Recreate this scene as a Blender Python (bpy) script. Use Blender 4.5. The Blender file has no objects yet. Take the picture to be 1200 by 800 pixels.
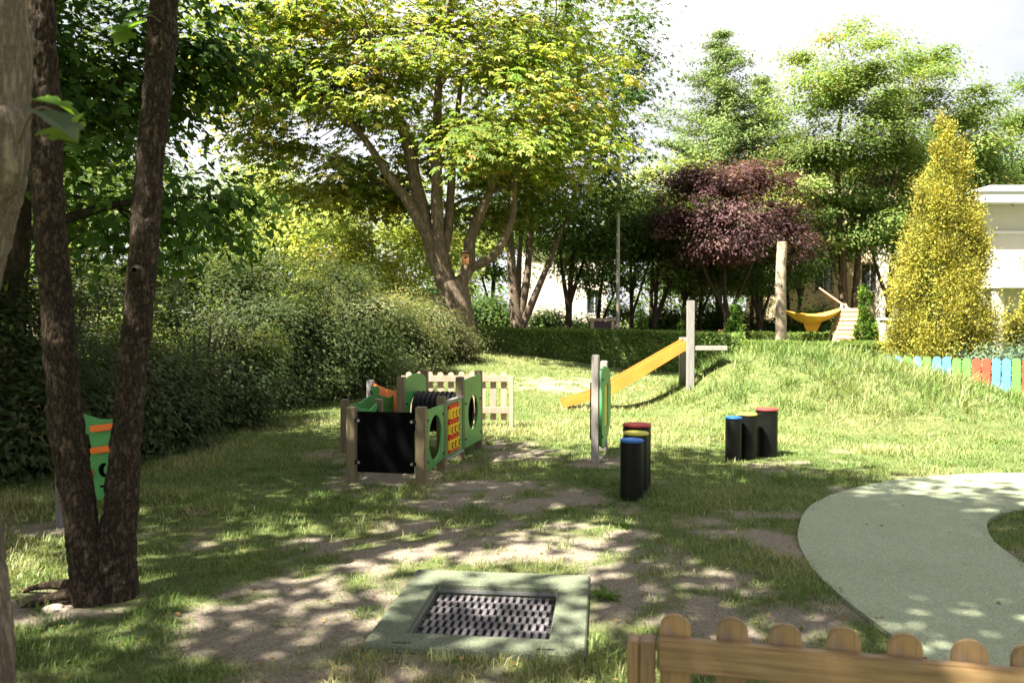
import bpy, bmesh, math, random
import numpy as np
from mathutils import Vector, Matrix

# ------------------------------------------------------------------ camera, sky, sun, exposure
scene = bpy.context.scene
R = math.radians
CAM_H, FOC, HOR = 1.65, 950.0, 372.0
cam_d = bpy.data.cameras.new('camera'); cam = bpy.data.objects.new('camera', cam_d)
scene.collection.objects.link(cam); scene.camera = cam
cam_d.sensor_width = 36.0; cam_d.lens = FOC / 1200.0 * 36.0
cam_d.clip_start = 0.05; cam_d.clip_end = 1500
cam.location = (0, 0, CAM_H)
cam.rotation_euler = (R(90) - math.atan((400 - HOR) / FOC), 0, 0)
cam_d.dof.use_dof = True; cam_d.dof.focus_distance = 10.0; cam_d.dof.aperture_fstop = 3.2

SUN_EL = 56.0
sun_h = Vector((-0.83, -0.55, 0)).normalized()
sun_vec = Vector((sun_h.x * math.cos(R(SUN_EL)), sun_h.y * math.cos(R(SUN_EL)), math.sin(R(SUN_EL))))
world = bpy.data.worlds.new('World'); scene.world = world; world.use_nodes = True
wn, wl = world.node_tree.nodes, world.node_tree.links
wn.clear()
w_out = wn.new('ShaderNodeOutputWorld'); w_bg = wn.new('ShaderNodeBackground')
w_sky = wn.new('ShaderNodeTexSky'); w_sky.sky_type = 'NISHITA'; w_sky.sun_disc = False
w_sky.sun_elevation = R(SUN_EL); w_sky.sun_rotation = math.atan2(sun_vec.x, sun_vec.y) % (2 * math.pi)
w_tc = wn.new('ShaderNodeTexCoord'); w_no = wn.new('ShaderNodeTexNoise')
w_map = wn.new('ShaderNodeMapping'); w_map.inputs['Scale'].default_value = (1, 1, 2.2)
w_no.inputs['Scale'].default_value = 2.4; w_no.inputs['Detail'].default_value = 6; w_no.inputs['Roughness'].default_value = 0.55
w_rm = wn.new('ShaderNodeValToRGB')
w_rm.color_ramp.elements[0].position = 0.30; w_rm.color_ramp.elements[0].color = (0.80, 0.80, 0.80, 1)
w_rm.color_ramp.elements[1].position = 0.62; w_rm.color_ramp.elements[1].color = (1, 1, 1, 1)
w_rc = wn.new('ShaderNodeValToRGB')
w_rc.color_ramp.elements[0].position = 0.35; w_rc.color_ramp.elements[0].color = (0.46, 0.455, 0.49, 1)
w_rc.color_ramp.elements[1].position = 0.74; w_rc.color_ramp.elements[1].color = (0.88, 0.86, 0.88, 1)
w_sc = wn.new('ShaderNodeMixRGB'); w_sc.blend_type = 'MULTIPLY'; w_sc.inputs[0].default_value = 1; w_sc.inputs[2].default_value = (5.15, 5.15, 5.15, 1)
w_mx = wn.new('ShaderNodeMixRGB')
wl.new(w_tc.outputs['Generated'], w_map.inputs['Vector']); wl.new(w_map.outputs[0], w_no.inputs['Vector'])
wl.new(w_no.outputs['Fac'], w_rm.inputs[0]); wl.new(w_no.outputs['Fac'], w_rc.inputs[0])
wl.new(w_rc.outputs[0], w_sc.inputs[1])
wl.new(w_rm.outputs[0], w_mx.inputs[0]); wl.new(w_sky.outputs[0], w_mx.inputs[1]); wl.new(w_sc.outputs[0], w_mx.inputs[2])
wl.new(w_mx.outputs[0], w_bg.inputs['Color']); w_bg.inputs['Strength'].default_value = 0.058
wl.new(w_bg.outputs[0], w_out.inputs['Surface'])

sun_d = bpy.data.lights.new('sun', 'SUN'); sun = bpy.data.objects.new('sun', sun_d)
sun_d.energy = 5.0; sun_d.angle = R(0.6); sun_d.color = (1.0, 0.94, 0.82)
sun.rotation_euler = sun_vec.to_track_quat('Z', 'Y').to_euler(); sun.location = (-20, -14, 30)
scene.collection.objects.link(sun)
scene.view_settings.view_transform = 'Standard'; scene.view_settings.look = 'None'
scene.view_settings.gamma = 1.0; scene.view_settings.use_curve_mapping = False
scene.view_settings.exposure = 2.62
cy = scene.cycles
scene.render.engine = 'CYCLES'
cy.max_bounces = 6; cy.diffuse_bounces = 3; cy.glossy_bounces = 2; cy.transmission_bounces = 4; cy.transparent_max_bounces = 4
cy.use_denoising = True
try:
    cy.denoiser = 'OPENIMAGEDENOISE'; cy.denoising_input_passes = 'RGB_ALBEDO_NORMAL'
except Exception:
    pass
cy.caustics_reflective = False; cy.caustics_refractive = False

# ------------------------------------------------------------------ helpers
COL = scene.collection
rng = np.random.default_rng(11)
random.seed(11)

def X(px, d):            # lateral position of something seen in column px of the photo at distance d
    return (px - 600.0) / FOC * d
def Z(py, d):            # height of something seen in row py at distance d
    return CAM_H - (py - HOR) / FOC * d

def _hash(i, j, k):
    h = (i * 374761393 + j * 668265263 + k * 2147483647 + 1274126177) & 0xFFFFFFFF
    h = ((h ^ (h >> 13)) * 1274126177) & 0xFFFFFFFF
    h = h ^ (h >> 16)
    return (h & 0xFFFFFF) / float(0xFFFFFF)
def vnoise(P):
    P = np.asarray(P, dtype=np.float64); I = np.floor(P).astype(np.int64); F = P - I
    F = F * F * (3 - 2 * F); out = 0
    for a in (0, 1):
        for b in (0, 1):
            for c in (0, 1):
                w = (F[:, 0] if a else 1 - F[:, 0]) * (F[:, 1] if b else 1 - F[:, 1]) * (F[:, 2] if c else 1 - F[:, 2])
                out = out + w * _hash(I[:, 0] + a, I[:, 1] + b, I[:, 2] + c)
    return out
def fbm(P, o=4):
    P = np.asarray(P, dtype=np.float64); s = 0; a = 0.5; t = 0
    for q in range(o):
        s = s + a * vnoise(P * (2 ** q) + q * 17.3); t += a; a *= 0.5
    return s / t

def np_mesh(name, V, Fs, mat, parent=None, tint=None, smooth=False, attrs=None):
    V = np.asarray(V, dtype=np.float32)
    me = bpy.data.meshes.new(name)
    me.vertices.add(len(V)); me.vertices.foreach_set('co', V.ravel())
    loops = np.concatenate([np.asarray(f).ravel() for f in Fs]).astype(np.int32)
    tot = np.concatenate([np.full(len(f), np.asarray(f).shape[1], dtype=np.int32) for f in Fs])
    me.loops.add(len(loops)); me.loops.foreach_set('vertex_index', loops)
    me.polygons.add(len(tot))
    st = np.zeros(len(tot), dtype=np.int32); st[1:] = np.cumsum(tot)[:-1]
    me.polygons.foreach_set('loop_start', st)
    if smooth:
        me.polygons.foreach_set('use_smooth', np.ones(len(tot), dtype=bool))
    me.update(calc_edges=True)
    if tint is not None:
        a = me.attributes.new('tint', 'FLOAT_COLOR', 'POINT')
        c = np.ones((len(V), 4), dtype=np.float32); c[:, :3] = tint
        a.data.foreach_set('color', c.ravel())
    if attrs:
        for k, v in attrs.items():
            a = me.attributes.new(k, 'FLOAT', 'POINT'); a.data.foreach_set('value', np.asarray(v, dtype=np.float32))
    me.materials.append(mat)
    o = bpy.data.objects.new(name, me); COL.objects.link(o)
    if parent is not None: o.parent = parent
    return o

class MB:
    """collects shapes into one bmesh"""
    def __init__(self): self.b = bmesh.new()
    def box(self, c, s, rot=None, bev=0.0, seg=2):
        m = Matrix.Translation(Vector(c))
        if rot is not None: m = m @ rot
        m = m @ Matrix.Diagonal(Vector((s[0], s[1], s[2], 1)))
        g = bmesh.ops.create_cube(self.b, size=1.0, matrix=m)
        if bev > 0:
            ed = list({e for v in g['verts'] for e in v.link_edges})
            bmesh.ops.bevel(self.b, geom=ed, offset=bev, segments=seg, affect='EDGES', clamp_overlap=True)
        return self
    def prism(self, pts, y0, y1, M=None, bev=0.0):
        """polygon given in x,z extruded along y"""
        M = M or Matrix.Identity(4)
        a = [self.b.verts.new(M @ Vector((p[0], y0, p[1]))) for p in pts]
        c = [self.b.verts.new(M @ Vector((p[0], y1, p[1]))) for p in pts]
        fs = [self.b.faces.new(a), self.b.faces.new(list(reversed(c)))]
        n = len(pts)
        for i in range(n):
            j = (i + 1) % n
            self.b.faces.new((a[j], a[i], c[i], c[j]))
        if bev > 0:
            ed = list({e for f in fs for e in f.edges})
            bmesh.ops.bevel(self.b, geom=ed, offset=bev, segments=2, affect='EDGES', clamp_overlap=True)
        return self
    def cyl(self, c, r, h, seg=24, r2=None, M=None, bev=0.0):
        m = Matrix.Translation(Vector(c)) @ (M or Matrix.Identity(4))
        g = bmesh.ops.create_cone(self.b, cap_ends=True, segments=seg, radius1=r, radius2=r if r2 is None else r2, depth=h, matrix=m)
        if bev > 0:
            vs = set(g['verts'])
            ed = [e for e in {e for v in vs for e in v.link_edges} if any(len(f.verts) > 4 for f in e.link_faces)]
            bmesh.ops.bevel(self.b, geom=ed, offset=bev, segments=3, affect='EDGES', clamp_overlap=True)
        return self
    def tube(self, pts, radii, seg=8):
        V, F = tube_arr(pts, radii, seg)
        vs = [self.b.verts.new(v) for v in V]
        for f in F: self.b.faces.new([vs[i] for i in f])
        self.b.faces.new([vs[i] for i in reversed(range(seg))]); self.b.faces.new(vs[-seg:])
        return self
    def mesh(self, name, smooth=False, auto=None):
        bmesh.ops.recalc_face_normals(self.b, faces=self.b.faces[:])
        me = bpy.data.meshes.new(name)
        if smooth:
            for f in self.b.faces: f.smooth = True
            lim = R(auto or 35)
            for e in self.b.edges:
                if len(e.link_faces) == 2 and e.calc_face_angle(0) > lim: e.smooth = False
        self.b.to_mesh(me); self.b.free(); return me
    def build(self, name, mat, parent=None, smooth=False, loc=None, rz=0):
        me = self.mesh(name, smooth); me.materials.append(mat)
        return inst(name, me, parent, loc, rz)
def inst(name, me, parent=None, loc=None, rz=0):
    o = bpy.data.objects.new(name, me); COL.objects.link(o)
    if parent is not None: o.parent = parent
    if loc is not None: o.location = loc
    if rz: o.rotation_euler = (0, 0, rz)
    return o

def thing(name, label, cat, loc=(0, 0, 0), rz=0, group=None):
    o = bpy.data.objects.new(name, None); COL.objects.link(o)
    o.empty_display_size = 0.2
    o.location = loc; o.rotation_euler = (0, 0, rz)
    return tag(o, label, cat, group)
def tag(o, label=None, cat=None, group=None, kind=None):
    if label: o['label'] = label
    if cat: o['category'] = cat
    if group: o['group'] = group
    if kind: o['kind'] = kind
    return o

def tube_arr(pts, radii, seg):
    pts = np.asarray(pts, dtype=float); n = len(pts); radii = np.broadcast_to(np.asarray(radii, dtype=float), (n,))
    T = np.gradient(pts, axis=0); T /= (np.linalg.norm(T, axis=1, keepdims=True) + 1e-9)
    ref = np.array([1.0, 0, 0]) if abs(T[0][0]) < 0.8 else np.array([0, 1.0, 0])
    A = np.zeros_like(pts)
    a = ref - T[0] * np.dot(ref, T[0]); A[0] = a / np.linalg.norm(a)
    for i in range(1, n):
        a = A[i - 1] - T[i] * np.dot(A[i - 1], T[i]); A[i] = a / (np.linalg.norm(a) + 1e-9)
    B = np.cross(T, A)
    th = np.linspace(0, 2 * math.pi, seg, endpoint=False)
    V = pts[:, None, :] + radii[:, None, None] * (np.cos(th)[None, :, None] * A[:, None, :] + np.sin(th)[None, :, None] * B[:, None, :])
    i = np.arange(n - 1)[:, None] * seg; j = np.arange(seg)[None, :]; k = (j + 1) % seg
    F = np.stack([i + j, i + k, i + seg + k, i + seg + j], axis=-1).reshape(-1, 4)
    return V.reshape(-1, 3), F

def smooth_path(pts, n):
    """Catmull-Rom through pts"""
    P = np.asarray(pts, dtype=float); m = len(P)
    Q = np.vstack([2 * P[0] - P[1], P, 2 * P[-1] - P[-2]])
    t = np.linspace(0, m - 1 - 1e-6, n); i = t.astype(int); f = (t - i)[:, None]
    a, b, c, d = Q[i], Q[i + 1], Q[i + 2], Q[i + 3]
    return 0.5 * (2 * b + (c - a) * f + (2 * a - 5 * b + 4 * c - d) * f ** 2 + (3 * b - 3 * c + d - a) * f ** 3)

# ------------------------------------------------------------------ materials
def _nt(name):
    m = bpy.data.materials.new(name); m.use_nodes = True
    nt = m.node_tree; return m, nt, nt.nodes['Principled BSDF'], nt.nodes['Material Output']
def _n(nt, t, **kw):
    n = nt.nodes.new(t)
    for k, v in kw.items(): setattr(n, k, v)
    return n
def _ramp(nt, fac, stops):
    r = _n(nt, 'ShaderNodeValToRGB'); e = r.color_ramp.elements
    while len(e) < len(stops): e.new(0.5)
    for q, (p, c) in enumerate(stops):
        e[q].position = p; e[q].color = (c[0], c[1], c[2], 1)
    nt.links.new(fac, r.inputs[0]); return r.outputs[0]
def _noise(nt, scale, detail=5, rough=0.55, stretch=(1, 1, 1), coord='Object', kind='ShaderNodeTexNoise'):
    tc = _n(nt, 'ShaderNodeTexCoord'); mp = _n(nt, 'ShaderNodeMapping'); mp.inputs['Scale'].default_value = stretch
    no = _n(nt, kind); no.inputs['Scale'].default_value = scale
    if 'Detail' in no.inputs and kind == 'ShaderNodeTexNoise':
        no.inputs['Detail'].default_value = detail; no.inputs['Roughness'].default_value = rough
    nt.links.new(tc.outputs[coord], mp.inputs[0]); nt.links.new(mp.outputs[0], no.inputs['Vector'])
    return no
def _bump(nt, h, bsdf, strength, dist):
    b = _n(nt, 'ShaderNodeBump'); b.inputs['Strength'].default_value = strength; b.inputs['Distance'].default_value = dist
    nt.links.new(h, b.inputs['Height']); nt.links.new(b.outputs[0], bsdf.inputs['Normal']); return b

def mat_plain(name, c, rough=0.5, var=0.15, scale=6, bump=0.0, bscale=60, spec=0.5, metal=0.0):
    m, nt, bs, out = _nt(name)
    no = _noise(nt, scale, 6)
    lo = [x * (1 - var) for x in c]; hi = [min(1, x * (1 + var)) for x in c]
    nt.links.new(_ramp(nt, no.outputs['Fac'], [(0.3, lo), (0.7, hi)]), bs.inputs['Base Color'])
    bs.inputs['Roughness'].default_value = rough; bs.inputs['Specular IOR Level'].default_value = spec; bs.inputs['Metallic'].default_value = metal
    if bump:
        n2 = _noise(nt, bscale, 4); _bump(nt, n2.outputs['Fac'], bs, bump, 0.01)
    return m
def mat_wood(name, c1, c2, stretch=(14, 14, 1.2), rough=0.6, scale=4, bump=0.25, stain=None):
    m, nt, bs, out = _nt(name)
    no = _noise(nt, scale, 7, 0.6, stretch)
    col = _ramp(nt, no.outputs['Fac'], [(0.28, c1), (0.5, [(a + b) / 2 for a, b in zip(c1, c2)]), (0.72, c2)])
    if stain:
        s = _noise(nt, 5, 4, 0.5); f = _ramp(nt, s.outputs['Fac'], [(0.60, (0, 0, 0)), (0.70, (0.6, 0.6, 0.6))])
        mx = _n(nt, 'ShaderNodeMixRGB'); mx.inputs[2].default_value = (*stain, 1)
        nt.links.new(f, mx.inputs[0]); nt.links.new(col, mx.inputs[1]); col = mx.outputs[0]
    kv = _noise(nt, 3.2, 0, 0, tuple(max(.35, min(1.6, q * .11)) for q in stretch), kind='ShaderNodeTexVoronoi')
    kf = _ramp(nt, kv.outputs['Distance'], [(0.05, (.85, .85, .85)), (0.11, (0, 0, 0))])
    km = _n(nt, 'ShaderNodeMixRGB'); km.inputs[2].default_value = (c1[0] * .42, c1[1] * .36, c1[2] * .34, 1); nt.links.new(kf, km.inputs[0]); nt.links.new(col, km.inputs[1])
    oi = _n(nt, 'ShaderNodeObjectInfo'); rr = _ramp(nt, oi.outputs['Random'], [(0, (.78, .78, .80)), (.5, (.96, .95, .93)), (1, (1.12, 1.08, 1.02))])
    om = _n(nt, 'ShaderNodeMixRGB'); om.blend_type = 'MULTIPLY'; om.inputs[0].default_value = 1; nt.links.new(km.outputs[0], om.inputs[1]); nt.links.new(rr, om.inputs[2])
    nt.links.new(om.outputs[0], bs.inputs['Base Color']); bs.inputs['Roughness'].default_value = rough
    _bump(nt, no.outputs['Fac'], bs, bump, 0.004)
    return m
def mat_bark(name, c1, c2, scale=9, stretch=(1, 1, 0.28), bump=0.9, dist=0.03):
    m, nt, bs, out = _nt(name)
    no = _noise(nt, scale, 9, 0.68, stretch); n2 = _noise(nt, scale * 4.5, 6, 0.7, (1, 1, .6)); n3 = _noise(nt, 1.4, 4, .55)
    ab = _n(nt, 'ShaderNodeMath', operation='SUBTRACT'); ab.inputs[1].default_value = .5; nt.links.new(no.outputs['Fac'], ab.inputs[0])
    a2 = _n(nt, 'ShaderNodeMath', operation='ABSOLUTE'); nt.links.new(ab.outputs[0], a2.inputs[0])
    ml = _n(nt, 'ShaderNodeMath', operation='MULTIPLY_ADD'); ml.inputs[1].default_value = 3.2; ml.use_clamp = True; nt.links.new(a2.outputs[0], ml.inputs[0])
    hf = _n(nt, 'ShaderNodeMath', operation='MULTIPLY_ADD'); hf.inputs[1].default_value = .5; hf.inputs[2].default_value = -.2; nt.links.new(n2.outputs['Fac'], hf.inputs[0]); nt.links.new(hf.outputs[0], ml.inputs[2])
    col = _ramp(nt, ml.outputs[0], [(0.05, c1), (0.75, c2)])
    tone = _ramp(nt, n3.outputs['Fac'], [(.3, (.75, .78, .74)), (.7, (1.0, .98, .96))])
    mx = _n(nt, 'ShaderNodeMixRGB'); mx.blend_type = 'MULTIPLY'; mx.inputs[0].default_value = 1; nt.links.new(col, mx.inputs[1]); nt.links.new(tone, mx.inputs[2])
    nt.links.new(mx.outputs[0], bs.inputs['Base Color'])
    bs.inputs['Roughness'].default_value = 0.9; bs.inputs['Specular IOR Level'].default_value = 0.15
    _bump(nt, ml.outputs[0], bs, bump, dist)
    return m
def mat_leaf(name, trans=0.35, rough=0.45, spec=0.35):
    m, nt, bs, out = _nt(name)
    at = _n(nt, 'ShaderNodeAttribute'); at.attribute_name = 'tint'
    nt.links.new(at.outputs['Color'], bs.inputs['Base Color'])
    bs.inputs['Roughness'].default_value = rough; bs.inputs['Specular IOR Level'].default_value = spec
    tr = _n(nt, 'ShaderNodeBsdfTranslucent')
    g = _n(nt, 'ShaderNodeMixRGB'); g.blend_type = 'MULTIPLY'; g.inputs[0].default_value = 1; g.inputs[2].default_value = (1.35, 1.25, 0.6, 1)
    nt.links.new(at.outputs['Color'], g.inputs[1]); nt.links.new(g.outputs[0], tr.inputs['Color'])
    mx = _n(nt, 'ShaderNodeMixShader'); mx.inputs[0].default_value = trans
    nt.links.new(bs.outputs[0], mx.inputs[1]); nt.links.new(tr.outputs[0], mx.inputs[2]); nt.links.new(mx.outputs[0], out.inputs[0])
    return m
def mat_glass(name, c=(0.03, 0.035, 0.04)):
    m, nt, bs, out = _nt(name)
    no = _noise(nt, 1.5, 3); nt.links.new(_ramp(nt, no.outputs['Fac'], [(0.3, c), (0.7, [x * 1.8 for x in c])]), bs.inputs['Base Color'])
    bs.inputs['Roughness'].default_value = 0.06
    return m

M = {}
M['leaf'] = mat_leaf('leaf', 0.48, 0.6, 0.18); M['grass'] = mat_leaf('grass_blade', 0.3, 0.5, 0.25)
M['needle'] = mat_leaf('needle', 0.25, 0.75, 0.08)
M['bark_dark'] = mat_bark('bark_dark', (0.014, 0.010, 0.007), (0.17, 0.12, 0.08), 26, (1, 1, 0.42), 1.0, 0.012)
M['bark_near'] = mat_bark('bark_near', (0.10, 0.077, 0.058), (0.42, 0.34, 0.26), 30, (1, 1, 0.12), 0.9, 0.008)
M['bark_chestnut'] = mat_bark('bark_chestnut', (0.11, 0.08, 0.058), (0.34, 0.265, 0.195), 7, (1, 1, 0.35), 0.8, 0.03)
M['bark_far'] = mat_bark('bark_far', (0.035, 0.026, 0.02), (0.12, 0.09, 0.065), 6, (1, 1, 0.25), 0.7, 0.03)
M['bark_locust'] = mat_bark('bark_locust', (0.07, 0.045, 0.03), (0.22, 0.15, 0.10), 6, (1, 1, 0.2), 0.8, 0.03)
M['post_wood'] = mat_wood('post_wood', (0.10, 0.08, 0.042), (0.20, 0.16, 0.09), (20, 20, 1.5))
M['post_dark'] = mat_wood('post_dark', (0.09, 0.09, 0.085), (0.17, 0.165, 0.155), (20, 20, 1.5))
M['post_gray'] = mat_wood('post_gray', (0.19, 0.18, 0.168), (0.32, 0.305, 0.285), (20, 20, 1.5))
M['fence_wood'] = mat_wood('fence_wood', (0.17, 0.102, 0.045), (0.38, 0.25, 0.12), (16, 16, 1.0), 0.55, 4, 0.25, (0.22, 0.19, 0.20))
M['rail_wood'] = mat_wood('rail_wood', (0.17, 0.102, 0.045), (0.38, 0.25, 0.12), (1.0, 16, 16), 0.55, 4, 0.25, (0.20, 0.20, 0.24))
M['pale_wood'] = mat_wood('pale_wood', (0.34, 0.235, 0.165), (0.48, 0.35, 0.265), (14, 14, 1.2))
M['slat_wood'] = mat_wood('slat_wood', (0.42, 0.25, 0.11), (0.62, 0.42, 0.22), (1.2, 14, 14))
M['green_panel'] = mat_plain('green_panel', (0.050, 0.235, 0.058), 0.46, 0.22, 4, 0.1, 200)
M['orange_panel'] = mat_plain('orange_panel', (0.72, 0.145, 0.012), 0.4, 0.10, 3)
M['slide_orange'] = mat_plain('slide_orange', (0.62, 0.205, 0.032), 0.42, 0.14, 4)
M['black_board'] = mat_plain('black_board', (0.0022, 0.0022, 0.0025), 0.8, 0.15, 4, 0, 60, 0.04)
M['black_plastic'] = mat_plain('black_plastic', (0.0055, 0.006, 0.005), 0.40, 0.6, 5, 0.08, 250, 0.22)
M['black_rubber'] = mat_plain('black_rubber', (0.012, 0.012, 0.012), 0.7, 0.3, 12)
M['tile_gray'] = mat_plain('tile_gray', (0.115, 0.103, 0.113), 0.5, 0.25, 9, 0.05, 80)
M['steel'] = mat_plain('steel', (0.42, 0.42, 0.42), 0.35, 0.1, 10, 0, 60, 0.5, 0.8)
M['red'] = mat_plain('red_cap', (0.45, 0.045, 0.035), 0.5, 0.12, 5, 0.08, 200)
M['yellow'] = mat_plain('yellow_cap', (0.50, 0.46, 0.06), 0.5, 0.12, 5, 0.08, 200)
M['blue'] = mat_plain('blue_cap', (0.02, 0.14, 0.46), 0.5, 0.12, 5, 0.08, 200)
M['game_yellow'] = mat_plain('game_yellow', (0.80, 0.50, 0.02), 0.4, 0.06, 5)
M['game_red'] = mat_plain('game_red', (0.62, 0.035, 0.02), 0.4, 0.08, 5)
M['paint_blue'] = mat_plain('paint_blue', (0.11, 0.34, 0.62), 0.55, 0.12, 5)
M['paint_green'] = mat_plain('paint_green', (0.13, 0.34, 0.075), 0.55, 0.12, 5)
M['paint_red'] = mat_plain('paint_red', (0.45, 0.075, 0.04), 0.55, 0.12, 5)
M['sail'] = mat_plain('sail', (0.72, 0.37, 0.045), 0.8, 0.08, 3)
M['white_wall'] = mat_plain('white_wall', (0.42, 0.39, 0.335), 0.85, 0.05, 1.2, 0.1, 40)
M['cream_wall'] = mat_plain('cream_wall', (0.66, 0.52, 0.34), 0.85, 0.06, 1.0, 0.1, 40)
M['pink_wall'] = mat_plain('pink_wall', (0.62, 0.53, 0.45), 0.85, 0.06, 0.8, 0.1, 40)
M['roof_gray'] = mat_plain('roof_gray', (0.20, 0.21, 0.23), 0.6, 0.1, 2)
M['white_trim'] = mat_plain('white_trim', (0.50, 0.49, 0.47), 0.6, 0.04, 2)
M['glass'] = mat_glass('window_glass')
M['dark_paint'] = mat_plain('dark_paint', (0.05, 0.03, 0.03), 0.6, 0.2, 3)
M['birdbox'] = mat_wood('birdbox', (0.30, 0.13, 0.05), (0.46, 0.22, 0.09))
M['peeled_log'] = mat_bark('peeled_log', (0.30, 0.24, 0.18), (0.50, 0.42, 0.33), 5, (1, 1, 0.6), 0.4, 0.02)
M['car_blue'] = mat_plain('car_blue', (0.05, 0.33, 0.50), 0.25, 0.05, 2)
M['twig'] = mat_plain('twig', (0.09, 0.065, 0.045), 0.9, 0.3, 8)
M['straw'] = mat_plain('straw', (0.34, 0.26, 0.15), 0.9, 0.3, 8)

# soil and turf: the 'dirt' attribute says where the lawn is worn bare
def make_ground_mat():
    m, nt, bs, out = _nt('ground_soil_turf')
    at = _n(nt, 'ShaderNodeAttribute'); at.attribute_name = 'dirt'
    n1 = _noise(nt, 3.0, 8, 0.65); n2 = _noise(nt, 45, 6, 0.7); n3 = _noise(nt, 0.7, 3)
    soil = _ramp(nt, n2.outputs['Fac'], [(0.25, (0.12, 0.098, 0.076)), (0.5, (0.235, 0.197, 0.153)), (0.75, (0.35, 0.30, 0.24))])
    turf = _ramp(nt, n1.outputs['Fac'], [(0.3, (0.065, 0.090, 0.025)), (0.55, (0.115, 0.135, 0.045)), (0.75, (0.19, 0.185, 0.08))])
    ad = _n(nt, 'ShaderNodeMath', operation='MULTIPLY_ADD'); ad.inputs[1].default_value = 0.9; ad.inputs[2].default_value = -0.45
    nt.links.new(n1.outputs['Fac'], ad.inputs[0])
    sm = _n(nt, 'ShaderNodeMath', operation='ADD'); nt.links.new(at.outputs['Fac'], sm.inputs[0]); nt.links.new(ad.outputs[0], sm.inputs[1])
    f = _ramp(nt, sm.outputs[0], [(0.12, (0, 0, 0)), (0.68, (1, 1, 1))])
    mx = _n(nt, 'ShaderNodeMixRGB'); nt.links.new(f, mx.inputs[0]); nt.links.new(turf, mx.inputs[1]); nt.links.new(soil, mx.inputs[2])
    nt.links.new(mx.outputs[0], bs.inputs['Base Color']); bs.inputs['Roughness'].default_value = 0.95; bs.inputs['Specular IOR Level'].default_value = 0.15
    hb = _n(nt, 'ShaderNodeMath', operation='ADD'); nt.links.new(n1.outputs['Fac'], hb.inputs[0]); nt.links.new(n2.outputs['Fac'], hb.inputs[1])
    _bump(nt, hb.outputs[0], bs, 0.9, 0.03)
    return m
M['ground'] = make_ground_mat()
def make_epdm(name, c):
    m, nt, bs, out = _nt(name)
    v = _noise(nt, 150, 0, 0, kind='ShaderNodeTexVoronoi'); n1 = _noise(nt, 1.6, 6, 0.6); n2 = _noise(nt, 300, 3, 0.7)
    a = _ramp(nt, v.outputs['Color'], [(0.1, [x * 0.72 for x in c]), (0.55, c), (0.95, [min(1, x * 1.4) for x in c])])
    n4 = _noise(nt, .55, 7, .7); av = _n(nt, 'ShaderNodeMath', operation='MULTIPLY_ADD'); av.inputs[1].default_value = .6; nt.links.new(n4.outputs['Fac'], av.inputs[0]); hv = _n(nt, 'ShaderNodeMath', operation='MULTIPLY'); hv.inputs[1].default_value = .4; nt.links.new(n1.outputs['Fac'], hv.inputs[0]); nt.links.new(hv.outputs[0], av.inputs[2])
    b = _ramp(nt, av.outputs[0], [(0.34, (0.70, 0.70, 0.66)), (0.48, (0.90, 0.91, 0.88)), (0.64, (1.0, 1.0, 1.0))])
    mx = _n(nt, 'ShaderNodeMixRGB'); mx.blend_type = 'MULTIPLY'; mx.inputs[0].default_value = 1
    nt.links.new(a, mx.inputs[1]); nt.links.new(b, mx.inputs[2]); nt.links.new(mx.outputs[0], bs.inputs['Base Color'])
    bs.inputs['Roughness'].default_value = 0.85; bs.inputs['Specular IOR Level'].default_value = 0.25
    _bump(nt, v.outputs['Distance'], bs, 0.5, 0.004)
    return m
M['epdm_path'] = make_epdm('epdm_path', (0.275, 0.305, 0.205))
M['epdm_tile'] = make_epdm('epdm_tile', (0.122, 0.138, 0.094))

# ------------------------------------------------------------------ terrain
PATH_OUT = [(2.03, 3.0), (1.98, 3.6), (1.96, 4.2), (1.94, 4.7), (1.98, 5.35), (2.2, 6.19), (2.72, 7.19), (3.62, 8.0), (4.6, 8.42), (5.8, 8.5), (7.2, 8.1), (8.6, 7.2), (9.4, 6.0)]
PATH_IN = [(8.2, 5.2), (7.4, 6.0), (6.5, 6.7), (5.4, 7.0), (4.55, 6.93), (3.95, 6.62), (3.62, 6.1), (3.46, 5.6), (3.38, 5.0), (3.36, 4.2), (3.4, 3.0)]
po = smooth_path(PATH_OUT, 90); pi_ = smooth_path(PATH_IN, 80)
PATH_POLY = np.vstack([po, pi_])
def in_poly(x, y, poly):
    n = len(poly); c = np.zeros(len(x), dtype=bool); j = n - 1
    for i in range(n):
        xi, yi = poly[i]; xj, yj = poly[j]
        c ^= ((yi > y) != (yj > y)) & (x < (xj - xi) * (y - yi) / (yj - yi + 1e-12) + xi); j = i
    return c
def sstep(a, b, t):
    t = np.clip((t - a) / (b - a), 0, 1); return t * t * (3 - 2 * t)
def height(x, y):
    x = np.asarray(x, dtype=float); y = np.asarray(y, dtype=float)
    # the grass mound
    dx = np.where(x < 5.0, (x - 5.0) / 2.95, (x - 5.0) / 5.6); dy = np.where(y < 14.8, (y - 14.8) / 3.7, (y - 14.8) / 3.6)
    r = np.sqrt(dx * dx + dy * dy)
    h = 1.0 * (1 - sstep(0.10, 1.0, r))
    # the bank that climbs towards the chestnut
    h = h + 0.62 * sstep(15, 25, y) * (1 - sstep(-1.5, 5.0, x)) * (1 - sstep(30, 45, y))
    P = np.stack([x * 0.9, y * 0.9, np.zeros_like(x)], 1)
    near = 1 - sstep(30, 60, np.abs(y))
    h = h + (fbm(P, 3) - 0.5) * 0.05 * near
    P2 = np.stack([x * 1.3 + 7, y * 1.3, np.zeros_like(x)], 1)
    h = h + (fbm(P2, 3) - 0.5) * 0.22 * sstep(0.15, 0.6, h)
    return h
def h1(x, y): return float(height(np.array([x]), np.array([y]))[0])

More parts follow.
